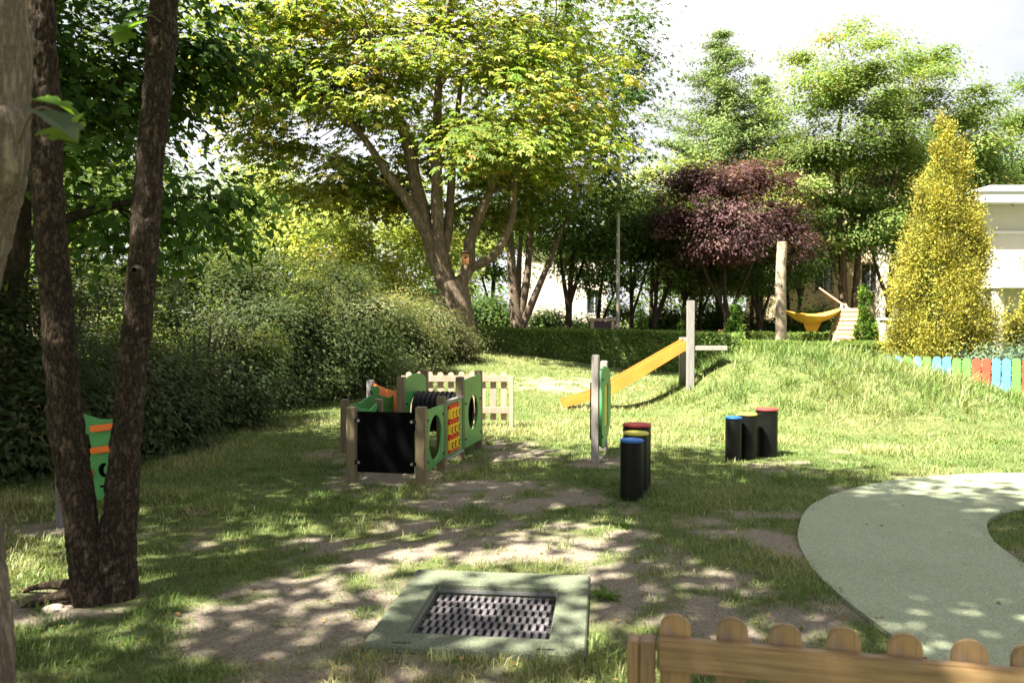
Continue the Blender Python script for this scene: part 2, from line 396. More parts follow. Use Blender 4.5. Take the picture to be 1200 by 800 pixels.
DIRT = [(-1.12, 4.26, .75, .5, 1.2), (-1.4, 4.75, .6, .35, .8), (-.24, 5.72, 1.0, .38, 1.2), (.95, 4.9, .55, .65, 1.2), (1.2, 4.45, .75, .42, 1.1),
        (1.45, 4.1, .4, .5, .8), (.15, 7.15, 1.1, .42, .95), (-.33, 7.9, .55, .3, .95), (1.6, 6.3, .38, .32, .9), (.98, 9.2, .5, .32, 1.1),
        (.05, 9.6, .5, .42, 1.0), (-1.25, 8.6, .55, .95, 1.1), (1.98, 6.0, .2, .7, .8), (-2.75, 4.55, .6, .33, 1.1), (-1.4, 5.85, .8, .26, .7),
        (1.2, 18.5, 1.4, 1.3, .8), (-.7, 3.6, .8, .3, .9), (.3, 6.2, .9, .3, .8), (-2.0, 9.6, .5, .5, .6), (.75, 6.0, .3, .5, .6),
        (-2.2, 3.4, .4, .3, .5), (-1.0, 4.55, .9, .5, 1.0), (-.95, 5.5, .75, .35, .95), (-.3, 6.3, .75, .3, .85), (.1, 7.6, .9, .35, .8), (.55, 5.7, .5, .35, .9), (1.0, 5.5, .4, .4, .7), (-.1, 10.4, .4, .5, .5), (-3.6, 6.3, .45, .25, .7)]
def dirt(x, y):
    x = np.asarray(x, dtype=float); y = np.asarray(y, dtype=float)
    P = np.stack([x * 2.2, y * 2.2, np.full_like(x, 3.3)], 1); n = fbm(P, 4)
    P2 = np.stack([x * 6, y * 6, np.full_like(x, 9.3)], 1); n2 = fbm(P2, 3)
    d = np.zeros_like(x)
    for (cx, cy_, rx, ry, s) in DIRT:
        q = np.sqrt(((x - cx) / rx) ** 2 + ((y - cy_) / ry) ** 2)
        d = np.maximum(d, s * (1 - sstep(0.35, 1.35, q)))
    d = d * (.55 + .45 * sstep(.38, .6, n2)) + (n - 0.5) * 1.3 * (d > 0.02) + (n2 - .5) * .9 * (d > 0.02)
    d = np.maximum(d, (sstep(0.60, 0.72, n) * 0.5) * (1 - sstep(9, 12, y)))
    return np.clip(d, 0, 1)

def axis(a, b, step, lo, hi, n):
    mid = np.arange(a, b + 1e-6, step)
    l = a - np.geomspace(step, a - lo, n)[::-1]; r = b + np.geomspace(step, hi - b, n)
    return np.concatenate([l, mid, r])
gx = axis(-6.5, 9, 0.115, -400, 400, 34); gy = axis(2.4, 19, 0.115, -300, 700, 36)
GX, GY = np.meshgrid(gx, gy)
gh = height(GX.ravel(), GY.ravel())
inpath = in_poly(GX.ravel(), GY.ravel(), PATH_POLY)
gh = np.where(inpath, -0.02, gh)
nx, ny = len(gx), len(gy)
ii = np.arange(ny - 1)[:, None] * nx + np.arange(nx - 1)[None, :]
GF = np.stack([ii, ii + 1, ii + nx + 1, ii + nx], -1).reshape(-1, 4)
# trampoline pit left open
TR_C, TR_RZ = (-0.13, 4.52), R(-6.5)
cx_ = GX.ravel()[GF].mean(1) - TR_C[0]; cy__ = GY.ravel()[GF].mean(1) - TR_C[1]
lx = cx_ * math.cos(-TR_RZ) - cy__ * math.sin(-TR_RZ); ly = cx_ * math.sin(-TR_RZ) + cy__ * math.cos(-TR_RZ)
GF = GF[~((np.abs(lx) < 0.44) & (np.abs(ly) < 0.46))]
ground = np_mesh('ground', np.stack([GX.ravel(), GY.ravel(), gh], 1), [GF], M['ground'], smooth=True, attrs={'dirt': dirt(GX.ravel(), GY.ravel())})
tag(ground, 'worn lawn ground with bare soil patches and a grassy mound', kind='structure')

# rubber play path: slab with an edge
def slab(name, poly, z0, z1, mat):
    b = bmesh.new(); a = [b.verts.new((p[0], p[1], z1)) for p in poly]; c = [b.verts.new((p[0], p[1], z0)) for p in poly]
    f = b.faces.new(a); n = len(a)
    for i in range(n): b.faces.new((a[i], c[i], c[(i + 1) % n], a[(i + 1) % n]))
    bmesh.ops.triangulate(b, faces=[f]); bmesh.ops.recalc_face_normals(b, faces=b.faces[:])
    me = bpy.data.meshes.new(name); b.to_mesh(me); b.free(); me.materials.append(mat); return inst(name, me)
tag(slab('path', PATH_POLY, -0.12, 0.014, M['epdm_path']), 'curved grey-green rubber play path', kind='structure')

# ------------------------------------------------------------------ foliage machinery
def unit(v): return v / (np.linalg.norm(v, axis=-1, keepdims=True) + 1e-9)
def leaf_arrays(P, N, T, L, W, fold=0.12, bend=0.12, K=1, spread=2.0, tri=False):
    if tri:
        S = np.cross(N, T); L = L[:, None]; W = W[:, None]; n = len(P)
        V = np.stack([P - S * W * .55, P + S * W * .55 + T * L * .12, P + T * L], 1)
        return V.reshape(-1, 3), np.arange(n * 3).reshape(-1, 3)
    if K > 1:
        m = len(P); ang = np.linspace(-spread / 2, spread / 2, K)
        sc = 1 - 0.35 * np.abs(ang) / (spread / 2)
        P = np.repeat(P, K, 0); N = np.repeat(N, K, 0); T0 = np.repeat(T, K, 0); L = np.repeat(L, K) * np.tile(sc, m); W = np.repeat(W, K) * np.tile(sc, m)
        A = np.tile(ang, m)[:, None]; T = T0 * np.cos(A) + np.cross(N, T0) * np.sin(A)
    S = np.cross(N, T); L = L[:, None]; W = W[:, None]
    V = np.stack([P, P + T * L * 0.5 + S * W * 0.5 + N * W * fold, P + T * L - N * L * bend, P + T * L * 0.5 - S * W * 0.5 + N * W * fold], 1)
    n = len(P); b = np.arange(n)[:, None] * 4
    F = np.concatenate([b + np.array([[0, 1, 2]]), b + np.array([[0, 2, 3]])], 1).reshape(-1, 3)
    return V.reshape(-1, 3), F
def palette(pal, n, g):
    w = np.array([p[1] for p in pal], dtype=float); w /= w.sum()
    c = np.array([p[0] for p in pal], dtype=float)
    return c[g.choice(len(pal), n, p=w)]

def clumps_to_leaves(C, cc, nper, sig, L, W, pal, g, K=1, spread=2.0, up=0.8, out=0.35, rnd=0.55, droop=0.25, cj=0.16, bend=0.12, mixin=0.55, tri=False):
    m = len(C); n = m * nper
    base = palette(pal, m, g)
    own = palette(pal, n, g)
    col = np.repeat(base, nper, 0) * mixin + own * (1 - mixin)
    col = col * (1 + g.normal(0, cj, (n, 1))) * (1 + g.normal(0, 0.05, (n, 3)))
    sc = g.uniform(0.5, 1.55, (m, 1))
    off = g.normal(0, 1, (n, 3)) * np.array(sig) * np.repeat(sc, nper, 0)
    P = np.repeat(C, nper, 0) + off
    O = unit(P - cc)
    N = unit(np.array([0, 0, 1.0]) * up + O * out + unit(off) * .55 + g.normal(0, rnd * .8, (n, 3)))
    T = unit(unit(off * np.array([1, 1, .3])) * 0.7 + O * 0.5 + g.normal(0, 0.6, (n, 3)) + np.array([0, 0, -droop]))
    T = unit(T - N * np.sum(T * N, 1, keepdims=True))
    l = L * g.uniform(0.65, 1.3, n); w = W * g.uniform(0.7, 1.25, n)
    V, F = leaf_arrays(P, N, T, l, w, 0.12, bend, K, spread, tri)
    col = np.clip(col, 0.004, 0.9)
    return V, F, np.repeat(col, 3 if tri else 4 * K, 0)

def bez(a, b, n, lift, g, jit=0.06):
    a = np.asarray(a, float); b = np.asarray(b, float); l = np.linalg.norm(b - a)
    c = a * 0.45 + b * 0.55 + np.array([0, 0, lift * l]) + g.normal(0, jit * l, 3)
    t = np.linspace(0, 1, n)[:, None]
    return a * (1 - t) ** 2 + 2 * c * t * (1 - t) + b * t * t

class Wood:
    def __init__(s): s.V = []; s.F = []; s.n = 0
    def add(s, pts, radii, seg, rough=0.0, seed=0):
        V, F = tube_arr(pts, radii, seg)
        if rough > 0:
            cen = np.repeat(np.asarray(pts), seg, 0); D = unit(V - cen)
            V = V + D * ((fbm(np.stack([V[:, 0] * 7, V[:, 1] * 7, V[:, 2] * 1.6], 1) + seed, 3) - 0.5) * 2 * rough)[:, None]
        s.V.append(V); s.F.append(F + s.n); s.n += len(V)
    def build(s, name, mat, parent):
        return np_mesh(name, np.vstack(s.V), [np.vstack(s.F)], mat, parent, smooth=True)

def tree(name, label, loc, stems, lobes, cfg, bark, seed, group=None, cat='tree', twig_every=2):
    """stems: list of (points, r0, r1) local to the base; lobes: (x,y,z, rx,ry,rz, clumps) local"""
    g = np.random.default_rng(seed)
    t = thing(name, label, cat, loc, 0, group)
    wd = Wood(); pts_all = []; rad_all = []
    for q, (pts, r0, r1) in enumerate(stems):
        n = max(10, 5 * len(pts)); p = smooth_path(pts, n) if len(pts) > 2 else bez(pts[0], pts[1], n, 0.0, g, 0.02)
        f = np.linspace(0, 1, n); r = r0 + (r1 - r0) * f ** 0.8
        if pts[0][2] < 0.3: r = r * (1 + 0.45 * np.exp(-(p[:, 2] - p[0, 2]) / (r0 * 1.6 + 0.05)))
        wd.add(p, r, 14 if r0 > 0.1 else 7, 0.10 * r0 if r0 > .1 else 0, seed + q)
        pts_all.append(p); rad_all.append(r)
    A = np.vstack(pts_all); RA = np.concatenate(rad_all)
    Vs = []; Fs = []; Cs = []; off = 0
    cc = np.mean([l[:3] for l in lobes], 0) - np.array([0, 0, 0.5])
    for (x, y, z, rx, ry, rz, nc) in lobes:
        c = np.array([x, y, z], float)
        # the limb that carries this lobe
        cost = np.linalg.norm(A - c, axis=1) + 2.0 * np.maximum(0, A[:, 2] - (z - 0.3 * rz)) + 0.15 * np.maximum(0, z - A[:, 2] - rz * 2)
        k = int(np.argmin(cost)); ln = np.linalg.norm(A[k] - c)
        limb = bez(A[k], c + np.array([0, 0, rz * 0.25]), 9, 0.10, g)
        r0 = min(RA[k] * 0.75, 0.02 + 0.022 * (ln + rz)); lr = np.linspace(r0, max(0.012, r0 * 0.3), 9)
        wd.add(limb, lr, 6)
        k4 = 4 * nc; d = unit(g.normal(0, 1, (k4, 3))); rr = g.uniform(0.05, 1, k4) ** 0.45
        wob = 0.60 + 0.95 * fbm(d * 1.7 + seed + x, 3)
        C = c + d * (rr * wob)[:, None] * np.array([rx, ry, rz]) * cfg.get('grow', 1.12)
        fq = cfg.get('fq', .85); score = fbm(C * np.array([fq, fq, fq * 1.7]) + seed * 3.1, 3) + .12 * rr + g.uniform(0, .16, k4)
        C = C[np.argsort(-score)[:nc]]
        for q in range(0, nc, twig_every):
            kk = int(np.argmin(np.linalg.norm(limb - C[q], axis=1) + 1.5 * np.maximum(0, limb[:, 2] - C[q, 2])))
            tw = bez(limb[kk], C[q], 4, 0.08, g, 0.08)
            wd.add(tw, np.linspace(max(0.008, lr[kk] * 0.45), 0.004, 4), 3)
        V, F, col = clumps_to_leaves(C, cc, cfg['n'], cfg['sig'], cfg['L'], cfg['W'], cfg['pal'], g, cfg.get('K', 1), cfg.get('spread', 2.0),
                                     cfg.get('up', .8), cfg.get('out', .35), cfg.get('rnd', .55), cfg.get('droop', .25), cfg.get('cj', .16), cfg.get('bend', .12), cfg.get('mixin', .55), cfg.get('tri', False))
        col = np.clip(col * g.uniform(.72, 1.3), .004, .9)
        Vs.append(V); Fs.append(F + off); Cs.append(col); off += len(V)
    wd.build('trunk', bark, t)
    np_mesh('crown', np.vstack(Vs), [np.vstack(Fs)], cfg.get('mat', M['leaf']), t, tint=np.vstack(Cs))
    return t

PAL_MAPLE = [((.034, .080, .015), 4), ((.055, .115, .02), 3), ((.10, .18, .03), 2)]
PAL_CHEST = [((.10, .165, .028), 3.5), ((.18, .25, .045), 3.5), ((.30, .34, .075), 2.8), ((.45, .42, .13), 1.5), ((.42, .28, .09), .2)]
PAL_DEEP = [((.050, .105, .022), 4), ((.085, .145, .028), 3), ((.15, .19, .04), 1)]
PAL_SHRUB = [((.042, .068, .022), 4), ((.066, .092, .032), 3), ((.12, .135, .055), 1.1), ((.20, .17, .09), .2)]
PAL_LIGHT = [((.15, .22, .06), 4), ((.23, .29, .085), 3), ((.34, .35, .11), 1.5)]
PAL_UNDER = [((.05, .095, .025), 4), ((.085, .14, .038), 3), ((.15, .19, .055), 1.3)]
PAL_PLUM = [((.088, .044, .050), 4), ((.135, .075, .080), 3), ((.052, .026, .031), 2), ((.20, .125, .11), .8)]
PAL_LOCUST = [((.105, .175, .045), 4), ((.16, .225, .058), 3), ((.24, .265, .08), 1), ((.32, .25, .10), .35)]
PAL_LARCH = [((.12, .185, .065), 4), ((.17, .23, .085), 3), ((.23, .27, .10), 1)]
PAL_GOLD = [((.37, .335, .062), 4), ((.28, .27, .05), 3), ((.16, .18, .035), 2.0), ((.45, .40, .10), 1.2)]
PAL_THUJA = [((.10, .19, .03), 4), ((.17, .26, .045), 3), ((.06, .12, .02), 2)]
PAL_HEDGE = [((.12, .20, .048), 4), ((.165, .25, .065), 3), ((.23, .31, .09), 1.2)]
PAL_HEDGE2 = [((.10, .165, .035), 4), ((.15, .21, .05), 3), ((.20, .24, .07), 1)]

# ------------------------------------------------------------------ near trees
def bark_stem(wd, pts, radii, seg, n, amp, seed, freq=(24, 24, 9), flare=0.0):
    p = smooth_path(pts, n); r = np.interp(np.linspace(0, 1, n), np.linspace(0, 1, len(radii)), radii)
    if flare: r = r * (1 + flare * np.exp(-(p[:, 2] - p[0, 2]) / 0.16))
    V, F = tube_arr(p, r, seg); cen = np.repeat(p, seg, 0); D = unit(V - cen)
    Q = V * np.array(freq); n1 = fbm(Q + seed, 3); n2 = fbm(V * 4.0 + seed + 5, 2); n3 = vnoise(V * np.array((60, 60, 30)) + seed)
    rid = 1 - np.abs(2 * n1 - 1) * 1.6
    V = V + D * (amp * (rid - 0.6) * 1.4 + amp * 0.5 * (n3 - .5) + 0.03 * (n2 - 0.5))[:, None]
    wd.V.append(V); wd.F.append(F + wd.n); wd.n += len(V)
    return p

def near_crown(t, wd, tops, lobes, cfg, seed):
    g = np.random.default_rng(seed); Vs, Fs, Cs = [], [], []; off = 0
    cc = np.mean([l[:3] for l in lobes], 0)
    for (x, y, z, rx, ry, rz, nc) in lobes:
        c = np.array([x, y, z], float)
        k = min(range(len(tops)), key=lambda i: np.linalg.norm(np.array(tops[i]) - c))
        limb = bez(tops[k], c, 10, 0.05, g); wd.add(limb, np.linspace(0.07, 0.018, 10), 7)
        d = unit(g.normal(0, 1, (nc, 3))); C = c + d * (g.uniform(0.05, 1, nc) ** 0.5)[:, None] * np.array([rx, ry, rz])
        for q in range(nc):
            kk = int(np.argmin(np.linalg.norm(limb - C[q], axis=1)))
            wd.add(bez(limb[kk], C[q], 4, 0.05, g), np.linspace(0.014, 0.004, 4), 3)
        V, F, col = clumps_to_leaves(C, cc, cfg['n'], cfg['sig'], cfg['L'], cfg['W'], PAL_MAPLE, g, 3, 2.2, .9, .25, .4, .3)
        Vs.append(V); Fs.append(F + off); Cs.append(col); off += len(V)
    np_mesh('crown', np.vstack(Vs), [np.vstack(Fs)], M['leaf'], t, tint=np.vstack(Cs))

# twin-stemmed dark tree
tx, ty = X(113, 4.72), 4.72
t = thing('twin_stem_tree', 'dark rough-barked tree with two stems forking at the ground, front left', 'tree', (tx, ty, 0))
wd = Wood()
def tp(px, py, d): return (X(px, d) - tx, d - ty, Z(py, d))
pl = [tp(106, 716, 4.70), tp(98, 660, 4.70), tp(88, 590, 4.72), tp(78, 510, 4.75), tp(71, 430, 4.78), tp(66, 340, 4.8), tp(60, 250, 4.82), tp(57, 150, 4.85), tp(54, 60, 4.88), tp(46, -60, 4.9), (-.62, .3, 5.6)]
pr = [tp(132, 712, 4.76), tp(136, 650, 4.78), tp(141, 570, 4.8), tp(147, 500, 4.82), tp(154, 430, 4.84), tp(163, 360, 4.86), tp(170, 290, 4.9), tp(178, 200, 4.93), tp(188, 110, 4.96), tp(198, 0, 5.0), tp(206, -80, 5.05), (.55, .5, 5.6)]
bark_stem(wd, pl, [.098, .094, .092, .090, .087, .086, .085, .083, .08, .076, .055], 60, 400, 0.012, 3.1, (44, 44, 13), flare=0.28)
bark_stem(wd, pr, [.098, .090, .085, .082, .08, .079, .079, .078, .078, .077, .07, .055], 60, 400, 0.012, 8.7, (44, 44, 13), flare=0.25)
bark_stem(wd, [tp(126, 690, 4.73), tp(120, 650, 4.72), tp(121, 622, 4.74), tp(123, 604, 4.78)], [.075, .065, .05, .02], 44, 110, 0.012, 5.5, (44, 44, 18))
# knot and broken stub on the right stem
wd.add(bez(np.array(tp(166, 330, 4.84)), np.array(tp(158, 316, 4.70)), 5, 0.1, rng), [.06, .052, .045, .034, .012], 12, 0.012, 3)
for (ax, ay, bx_, by_, zz) in [(-.1, -.06, -.42, -.16, 0.0), (-.12, .02, -.6, .1, .005)]:
    wd.add(bez((ax, ay, .06), (bx_, by_, -0.03 + zz), 10, 0.12, rng), np.linspace(.04, .01, 10), 8, .008, 2)
tops = [pl[-1], pr[-1], pl[-2], pr[-2]]
near_crown(t, wd, tops, [(-.9, .1, 6.6, 1.5, 1.4, 1.0, 42), (.6, -.2, 6.9, 1.6, 1.4, 1.1, 44), (-.2, .6, 8.2, 1.9, 1.7, 1.2, 50), (1.2, -1.3, 7.4, 1.4, 1.3, 1.0, 36), (-1.4, 1.0, 7.8, 1.4, 1.4, 1.0, 34)],
           {'n': 26, 'sig': (.27, .27, .16), 'L': .15, 'W': .10}, 5)
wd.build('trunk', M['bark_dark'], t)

# nearest tree, its grey-brown trunk cut by the left edge of the photo
nx_, ny_ = X(-22, 2.5), 2.5
t = thing('leaning_tree', 'smooth grey-brown trunk cut off by the left edge of the photo', 'tree', (nx_, ny_, 0))
wd = Wood()
def np_(px, py, d): return (X(px, d) - nx_, d - ny_, Z(py, d))
pn = [np_(-32, 1010, 2.45), np_(-33, 860, 2.45), np_(-38, 740, 2.47), np_(-46, 640, 2.5), np_(-56, 520, 2.5), np_(-58, 420, 2.5), np_(-48, 330, 2.5), np_(-25, 230, 2.5), np_(-9, 150, 2.5), np_(-4, 60, 2.5), np_(-4, -60, 2.5), (.1, .1, 4.6), (.3, .3, 6.0)]
bark_stem(wd, pn, [.11, .105, .10, .10, .10, .10, .108, .112, .112, .107, .10, .09, .06], 48, 320, 0.009, 1.7, (60, 60, 7), 0.35)
bark_stem(wd, [np_(-14, 250, 2.47), np_(-2, 195, 2.455), np_(4, 150, 2.46), np_(-2, 110, 2.5)], [.05, .088, .08, .04], 40, 60, 0.007, 2.2, (40, 40, 9))
tops = [pn[-1], pn[-2], pn[-1]]
near_crown(t, wd, tops, [(-.4, -.6, 7.4, 1.6, 1.5, 1.0, 36), (1.2, .2, 7.9, 1.7, 1.5, 1.1, 44), (.2, 1.2, 8.8, 1.6, 1.4, 1.1, 34), (2.3, -.6, 8.6, 1.6, 1.4, 1.1, 40), (.9, -1.9, 8.0, 1.5, 1.4, 1.1, 30), (2.9, .9, 9.3, 1.5, 1.4, 1.0, 30), (.0, .5, 7.6, 1.5, 1.5, .9, 40), (3.6, -.6, 9.4, 1.4, 1.3, .9, 30), (-.9, .9, 8.6, 1.4, 1.4, .9, 34), (-1.2, -2.5, 7.4, 1.4, 1.2, .9, 34), (.4, -3.0, 8.2, 1.4, 1.2, .9, 30)],
           {'n': 26, 'sig': (.28, .28, .17), 'L': .16, 'W': .11}, 6)
wd.build('trunk', M['bark_near'], t)

# the low leafy shoot in front of the stems: big lobed leaves on a twig
def lobed_leaf(P, N, T, L, bend=0.2):
    """maple-like outline, midrib bent"""
    N = np.array(N, float); T = np.array(T, float); N /= np.linalg.norm(N); T = T - N * T.dot(N); T /= np.linalg.norm(T); S = np.cross(N, T)
    out = [(0, 0), (-.04, .16), (.02, .34), (.12, .30), (.18, .44), (.30, .52), (.36, .38), (.44, .27), (.58, .40), (.74, .34), (.70, .22), (.82, .14), (1.0, 0)]
    pts = out + [(a, -b) for a, b in reversed(out[1:-1])]
    V = [np.array(P) + L * (a * T + b * S + N * (abs(b) * 0.22 - bend * a * a)) for a, b in pts]
    mid = [np.array(P) + L * (a * T - N * bend * a * a) for a in (0.12, 0.3, 0.5, 0.75)]
    return V, mid
def leaf_spray(label, loc, specs, twig, parent_name='maple_shoot'):
    t = thing(parent_name, label, 'shoot', loc)
    w = Wood(); w.add(smooth_path(twig, 14), np.linspace(.006, .002, 14), 5); w.build('twig', M['twig'], t)
    for (P, N, T, L, c) in specs:
        V, mid = lobed_leaf(P, N, T, L)
        b = bmesh.new(); vs = [b.verts.new(v) for v in V]; n = len(vs); cm = [b.verts.new(v) for v in mid]
        h = n // 2
        up_ = vs[:h + 1]; lo = [vs[0]] + vs[:h - 1:-1]
        for side in (up_, lo):
            chain = [side[0]] + cm + [side[-1]]
            f = b.faces.new(side + list(reversed(cm)))
        bmesh.ops.triangulate(b, faces=b.faces[:])
        me = bpy.data.meshes.new('leaf'); b.to_mesh(me); b.free(); me.materials.append(M['leaf'])
        a = me.attributes.new('tint', 'FLOAT_COLOR', 'POINT'); cl = np.tile(np.array([*c, 1], dtype=np.float32), (len(me.vertices), 1)); a.data.foreach_set('color', cl.ravel())
        inst('leaf', me, t)
    return t
d0 = 2.25
o = np.array([X(38, 2.4), 2.4, Z(165, 2.4)])
def lp(px, py, d): return np.array([X(px, d), d, Z(py, d)]) - o
leaf_spray('big drooping lobed leaves hanging beside the pale trunk, upper left', tuple(o),
           [(lp(50, 133, 2.2), (.35, -.25, .9), (.85, -.25, -.45), .15, (.07, .10, .055)), (lp(72, 150, 2.3), (-.2, -.5, .7), (.5, .2, -.85), .14, (.14, .22, .03)),
            (lp(45, 120, 2.3), (.1, -.3, .95), (.95, .1, -.1), .12, (.10, .20, .03)), (lp(58, 118, 2.4), (.3, .1, .9), (.8, .5, .1), .10, (.12, .22, .03))],
           [lp(26, 168, 2.4), lp(38, 140, 2.3), lp(55, 128, 2.25), lp(80, 140, 2.3)])
o = np.array([X(198, 4.85), 4.85, Z(40, 4.85)])
leaf_spray('bright lobed leaves sprouting before the right dark stem, top left', tuple(o),
           [(lp(175, 30, 4.7), (-.2, -.4, .9), (-.9, -.2, -.3), .17, (.10, .20, .03)), (lp(165, 35, 4.7), (.1, -.6, .8), (-.8, -.3, -.5), .16, (.12, .23, .035)),
            (lp(180, 20, 4.6), (0, -.3, .9), (-.4, -.5, .1), .15, (.09, .18, .03)), (lp(160, 42, 4.75), (.2, -.7, .6), (-.5, -.1, -.8), .14, (.15, .25, .04)), (lp(172, 18, 4.75), (-.3, -.5, .8), (-.9, .2, .2), .14, (.08, .17, .025))],
           [lp(192, 30, 4.88), lp(180, 22, 4.75), lp(168, 30, 4.7), lp(158, 40, 4.72)])

# ------------------------------------------------------------------ mid trees
cfgO = dict(n=24, sig=(.30, .30, .20), L=.15, W=.105, K=3, spread=2.1, pal=PAL_MAPLE, up=.8, out=.35, rnd=.45, droop=.45)
cfgM = dict(n=40, sig=(.30, .30, .19), L=.105, W=.075, K=3, spread=2.1, pal=PAL_MAPLE, up=.8, out=.35, rnd=.45, droop=.45)
mx_, my_ = -5.3, 8.5
tree('maple_tree', 'dense dark green tree filling the upper left behind the twin stems', (mx_, my_, 0),
     [([(0, 0, -.1), (.05, 0, 1.5), (.1, .1, 3.0), (.0, 0, 5.0), (.1, 0, 7.5)], .17, .05)],
     [(a_ * .83, b_ * .83, 1.65 + (c_ - 1.65) * .83, d_ * .83, e_ * .83, f_ * .83, int(n_ * .8)) for (a_, b_, c_, d_, e_, f_, n_) in [(.9, -.2, 3.7, 1.3, 1.3, 1.0, 46), (1.9, -.1, 4.4, 1.3, 1.3, .9, 50), (1.5, 0, 5.6, 1.6, 1.5, 1.1, 60), (-.4, -.2, 4.6, 1.6, 1.5, 1.2, 56), (0, .2, 6.3, 1.7, 1.6, 1.1, 50), (-1.6, 0, 3.2, 1.3, 1.3, 1.1, 40), (2.1, .1, 3.0, .75, .8, .65, 22), (-1.9, .3, 5.6, 1.4, 1.4, 1.2, 34)]],
     cfgM, M['bark_far'], 21)
tree('maple_tree', 'thin-stemmed dark maple overhanging the left edge behind the near trunk', (-5.6, 6.6, 0),
     [([(0, 0, -.1), (-.05, 0, 1.2), (.05, .05, 3.0), (.2, 0, 5.0)], .10, .03)],
     [(.5, .2, 4.2, 1.1, 1.0, .8, 30), (-.3, 0, 5.3, 1.3, 1.2, .9, 34), (.2, .6, 3.2, .9, .9, .6, 18), (.3, -1.0, 6.6, 1.5, 1.4, 1.0, 40), (-.6, .8, 6.9, 1.4, 1.4, .9, 34)], cfgM, M['bark_far'], 22)

for q, (x_, y_, lb_) in enumerate([(-5.5, .2, 'unseen maple added for shade left of the camera, outside the photo'), (-9.2, 5.4, 'unseen maple added for shade left of the lawn, outside the photo'), (-9.8, 9.2, 'unseen maple added for shade left of the shrubs, outside the photo'), (-8.2, 7.2, 'unseen maple added for shade between the other two left of the shrubs, outside the photo'), (-7.2, 4.0, 'unseen maple added for shade beside the twin-stemmed tree, outside the photo')]):  # unseen trees, added so their crowns shade the lawn, soil and shrubs
    tree('maple_tree', lb_, (x_, y_, 0), [([(0, 0, -.1), (.05, 0, 1.5), (.1, .1, 3.5), (.0, 0, 5.0), (.1, 0, 8)], .17, .05)],
         [(0, 0, 7.6, 1.9, 1.8, 1.2, 40), (1.3, .2, 6.4, 1.5, 1.5, 1.0, 34), (-1.2, .3, 6.3, 1.6, 1.5, 1.0, 30), (.2, -1.2, 6.2, 1.5, 1.4, 1.0, 30), (.3, 1.3, 6.5, 1.5, 1.4, 1.0, 30)], cfgO, M['bark_far'], 23 + q, 'maples added for shade outside the left edge', twig_every=2)
cbz = h1(-1.6, 24)
def cp(px, py): return (X(px, 24) + 1.6, 0, Z(py, 24) - cbz)
cfgC = dict(n=24, sig=(.48, .48, .17), L=.185, W=.082, K=5, spread=3.2, pal=PAL_CHEST, up=1.25, out=.25, rnd=.32, droop=.35, bend=.25, cj=.14, mixin=.75)
chest = tree('chestnut_tree', 'big spreading chestnut with yellowing leaves and a thick forked trunk, centre', (-1.6, 24, cbz),
     [([(0.08, 0, -.3), (.06, 0, .8), (-.05, 0, 1.6), cp(527, 330)], .46, .40),
      ([cp(525, 335), (-.8, .1, 3.3), (-1.2, .2, 4.8), (-1.7, .3, 6.8), (-2.9, .2, 9.3)], .33, .10),
      ([(-.55, 0, 2.8), (-1.35, -.2, 4.3), (-2.06, -.3, 5.3), (-2.9, -.4, 6.5), (-4.6, -.3, 7.9)], .20, .06),
      ([cp(525, 335), (-.55, -.1, 3.3), (-.62, 0, 5.3), (-.55, 0, 7.8), (-.2, 0, 10.3)], .26, .08),
      ([(-.5, 0, 2.8), (-.3, .3, 3.8), (-.17, .4, 5.8), (.1, .4, 8.3)], .20, .07),
      ([cp(532, 345), (.29, -.1, 2.5), (.41, 0, 3.5), (.95, 0, 4.8), (1.35, .1, 6.3), (2.4, 0, 8.3)], .24, .07),
      ([(.29, -.1, 2.5), (1.1, -.3, 2.9), (1.62, -.4, 4.0), (1.75, -.4, 5.3), (2.8, -.3, 7.3)], .15, .05),
      ([(-1.0, .2, 4.2), (-2.4, .5, 5.2), (-3.8, .6, 6.0)], .12, .04)],
     [(-1.5, 1.9, 5.2, 1.7, 1.0, .9, 34), (.5, 2.0, 4.7, 1.6, 1.0, .9, 34), (-3.4, 1.8, 5.0, 1.6, 1.0, .8, 28), (-4.6, -.2, 7.1, 2.1, 2.0, 1.3, 62), (-2.6, -.6, 9.2, 2.5, 2.2, 1.6, 70), (0, 0, 9.9, 2.8, 2.6, 1.9, 81), (2.3, -.4, 7.5, 2.3, 2.1, 1.6, 81), (2.9, 0, 9.9, 2.4, 2.2, 1.8, 59),
      (-2.4, -1.4, 7.6, 1.7, 1.4, .8, 24), (1.7, -2.0, 5.5, 1.6, 1.4, .8, 45), (-4.9, .4, 9.9, 2.1, 2.0, 1.6, 48), (0, 0, 12.4, 3.2, 3.0, 1.6, 48), (2.9, -1.2, 5.9, 1.6, 1.4, .9, 48),
      (.3, -1.6, 8.2, 1.5, 1.3, .8, 20), (-4.0, .6, 5.4, 1.5, 1.4, .7, 35), (-6.6, -.3, 7.6, 1.3, 1.4, 1.1, 30), (-6.3, -.3, 9.2, 1.5, 1.6, 1.3, 34), (-5.9, -.3, 8.2, 1.5, 1.6, 1.3, 45), (-5.6, 0, 6.0, 1.2, 1.2, .8, 29), (-3.4, .9, 8.0, 1.8, 1.6, 1.1, 40), (-.8, 1.6, 6.4, 1.8, 1.2, .9, 35), (2.2, 1.5, 5.0, 1.5, 1.2, .8, 32)],
     cfgC, M['bark_chestnut'], 31)
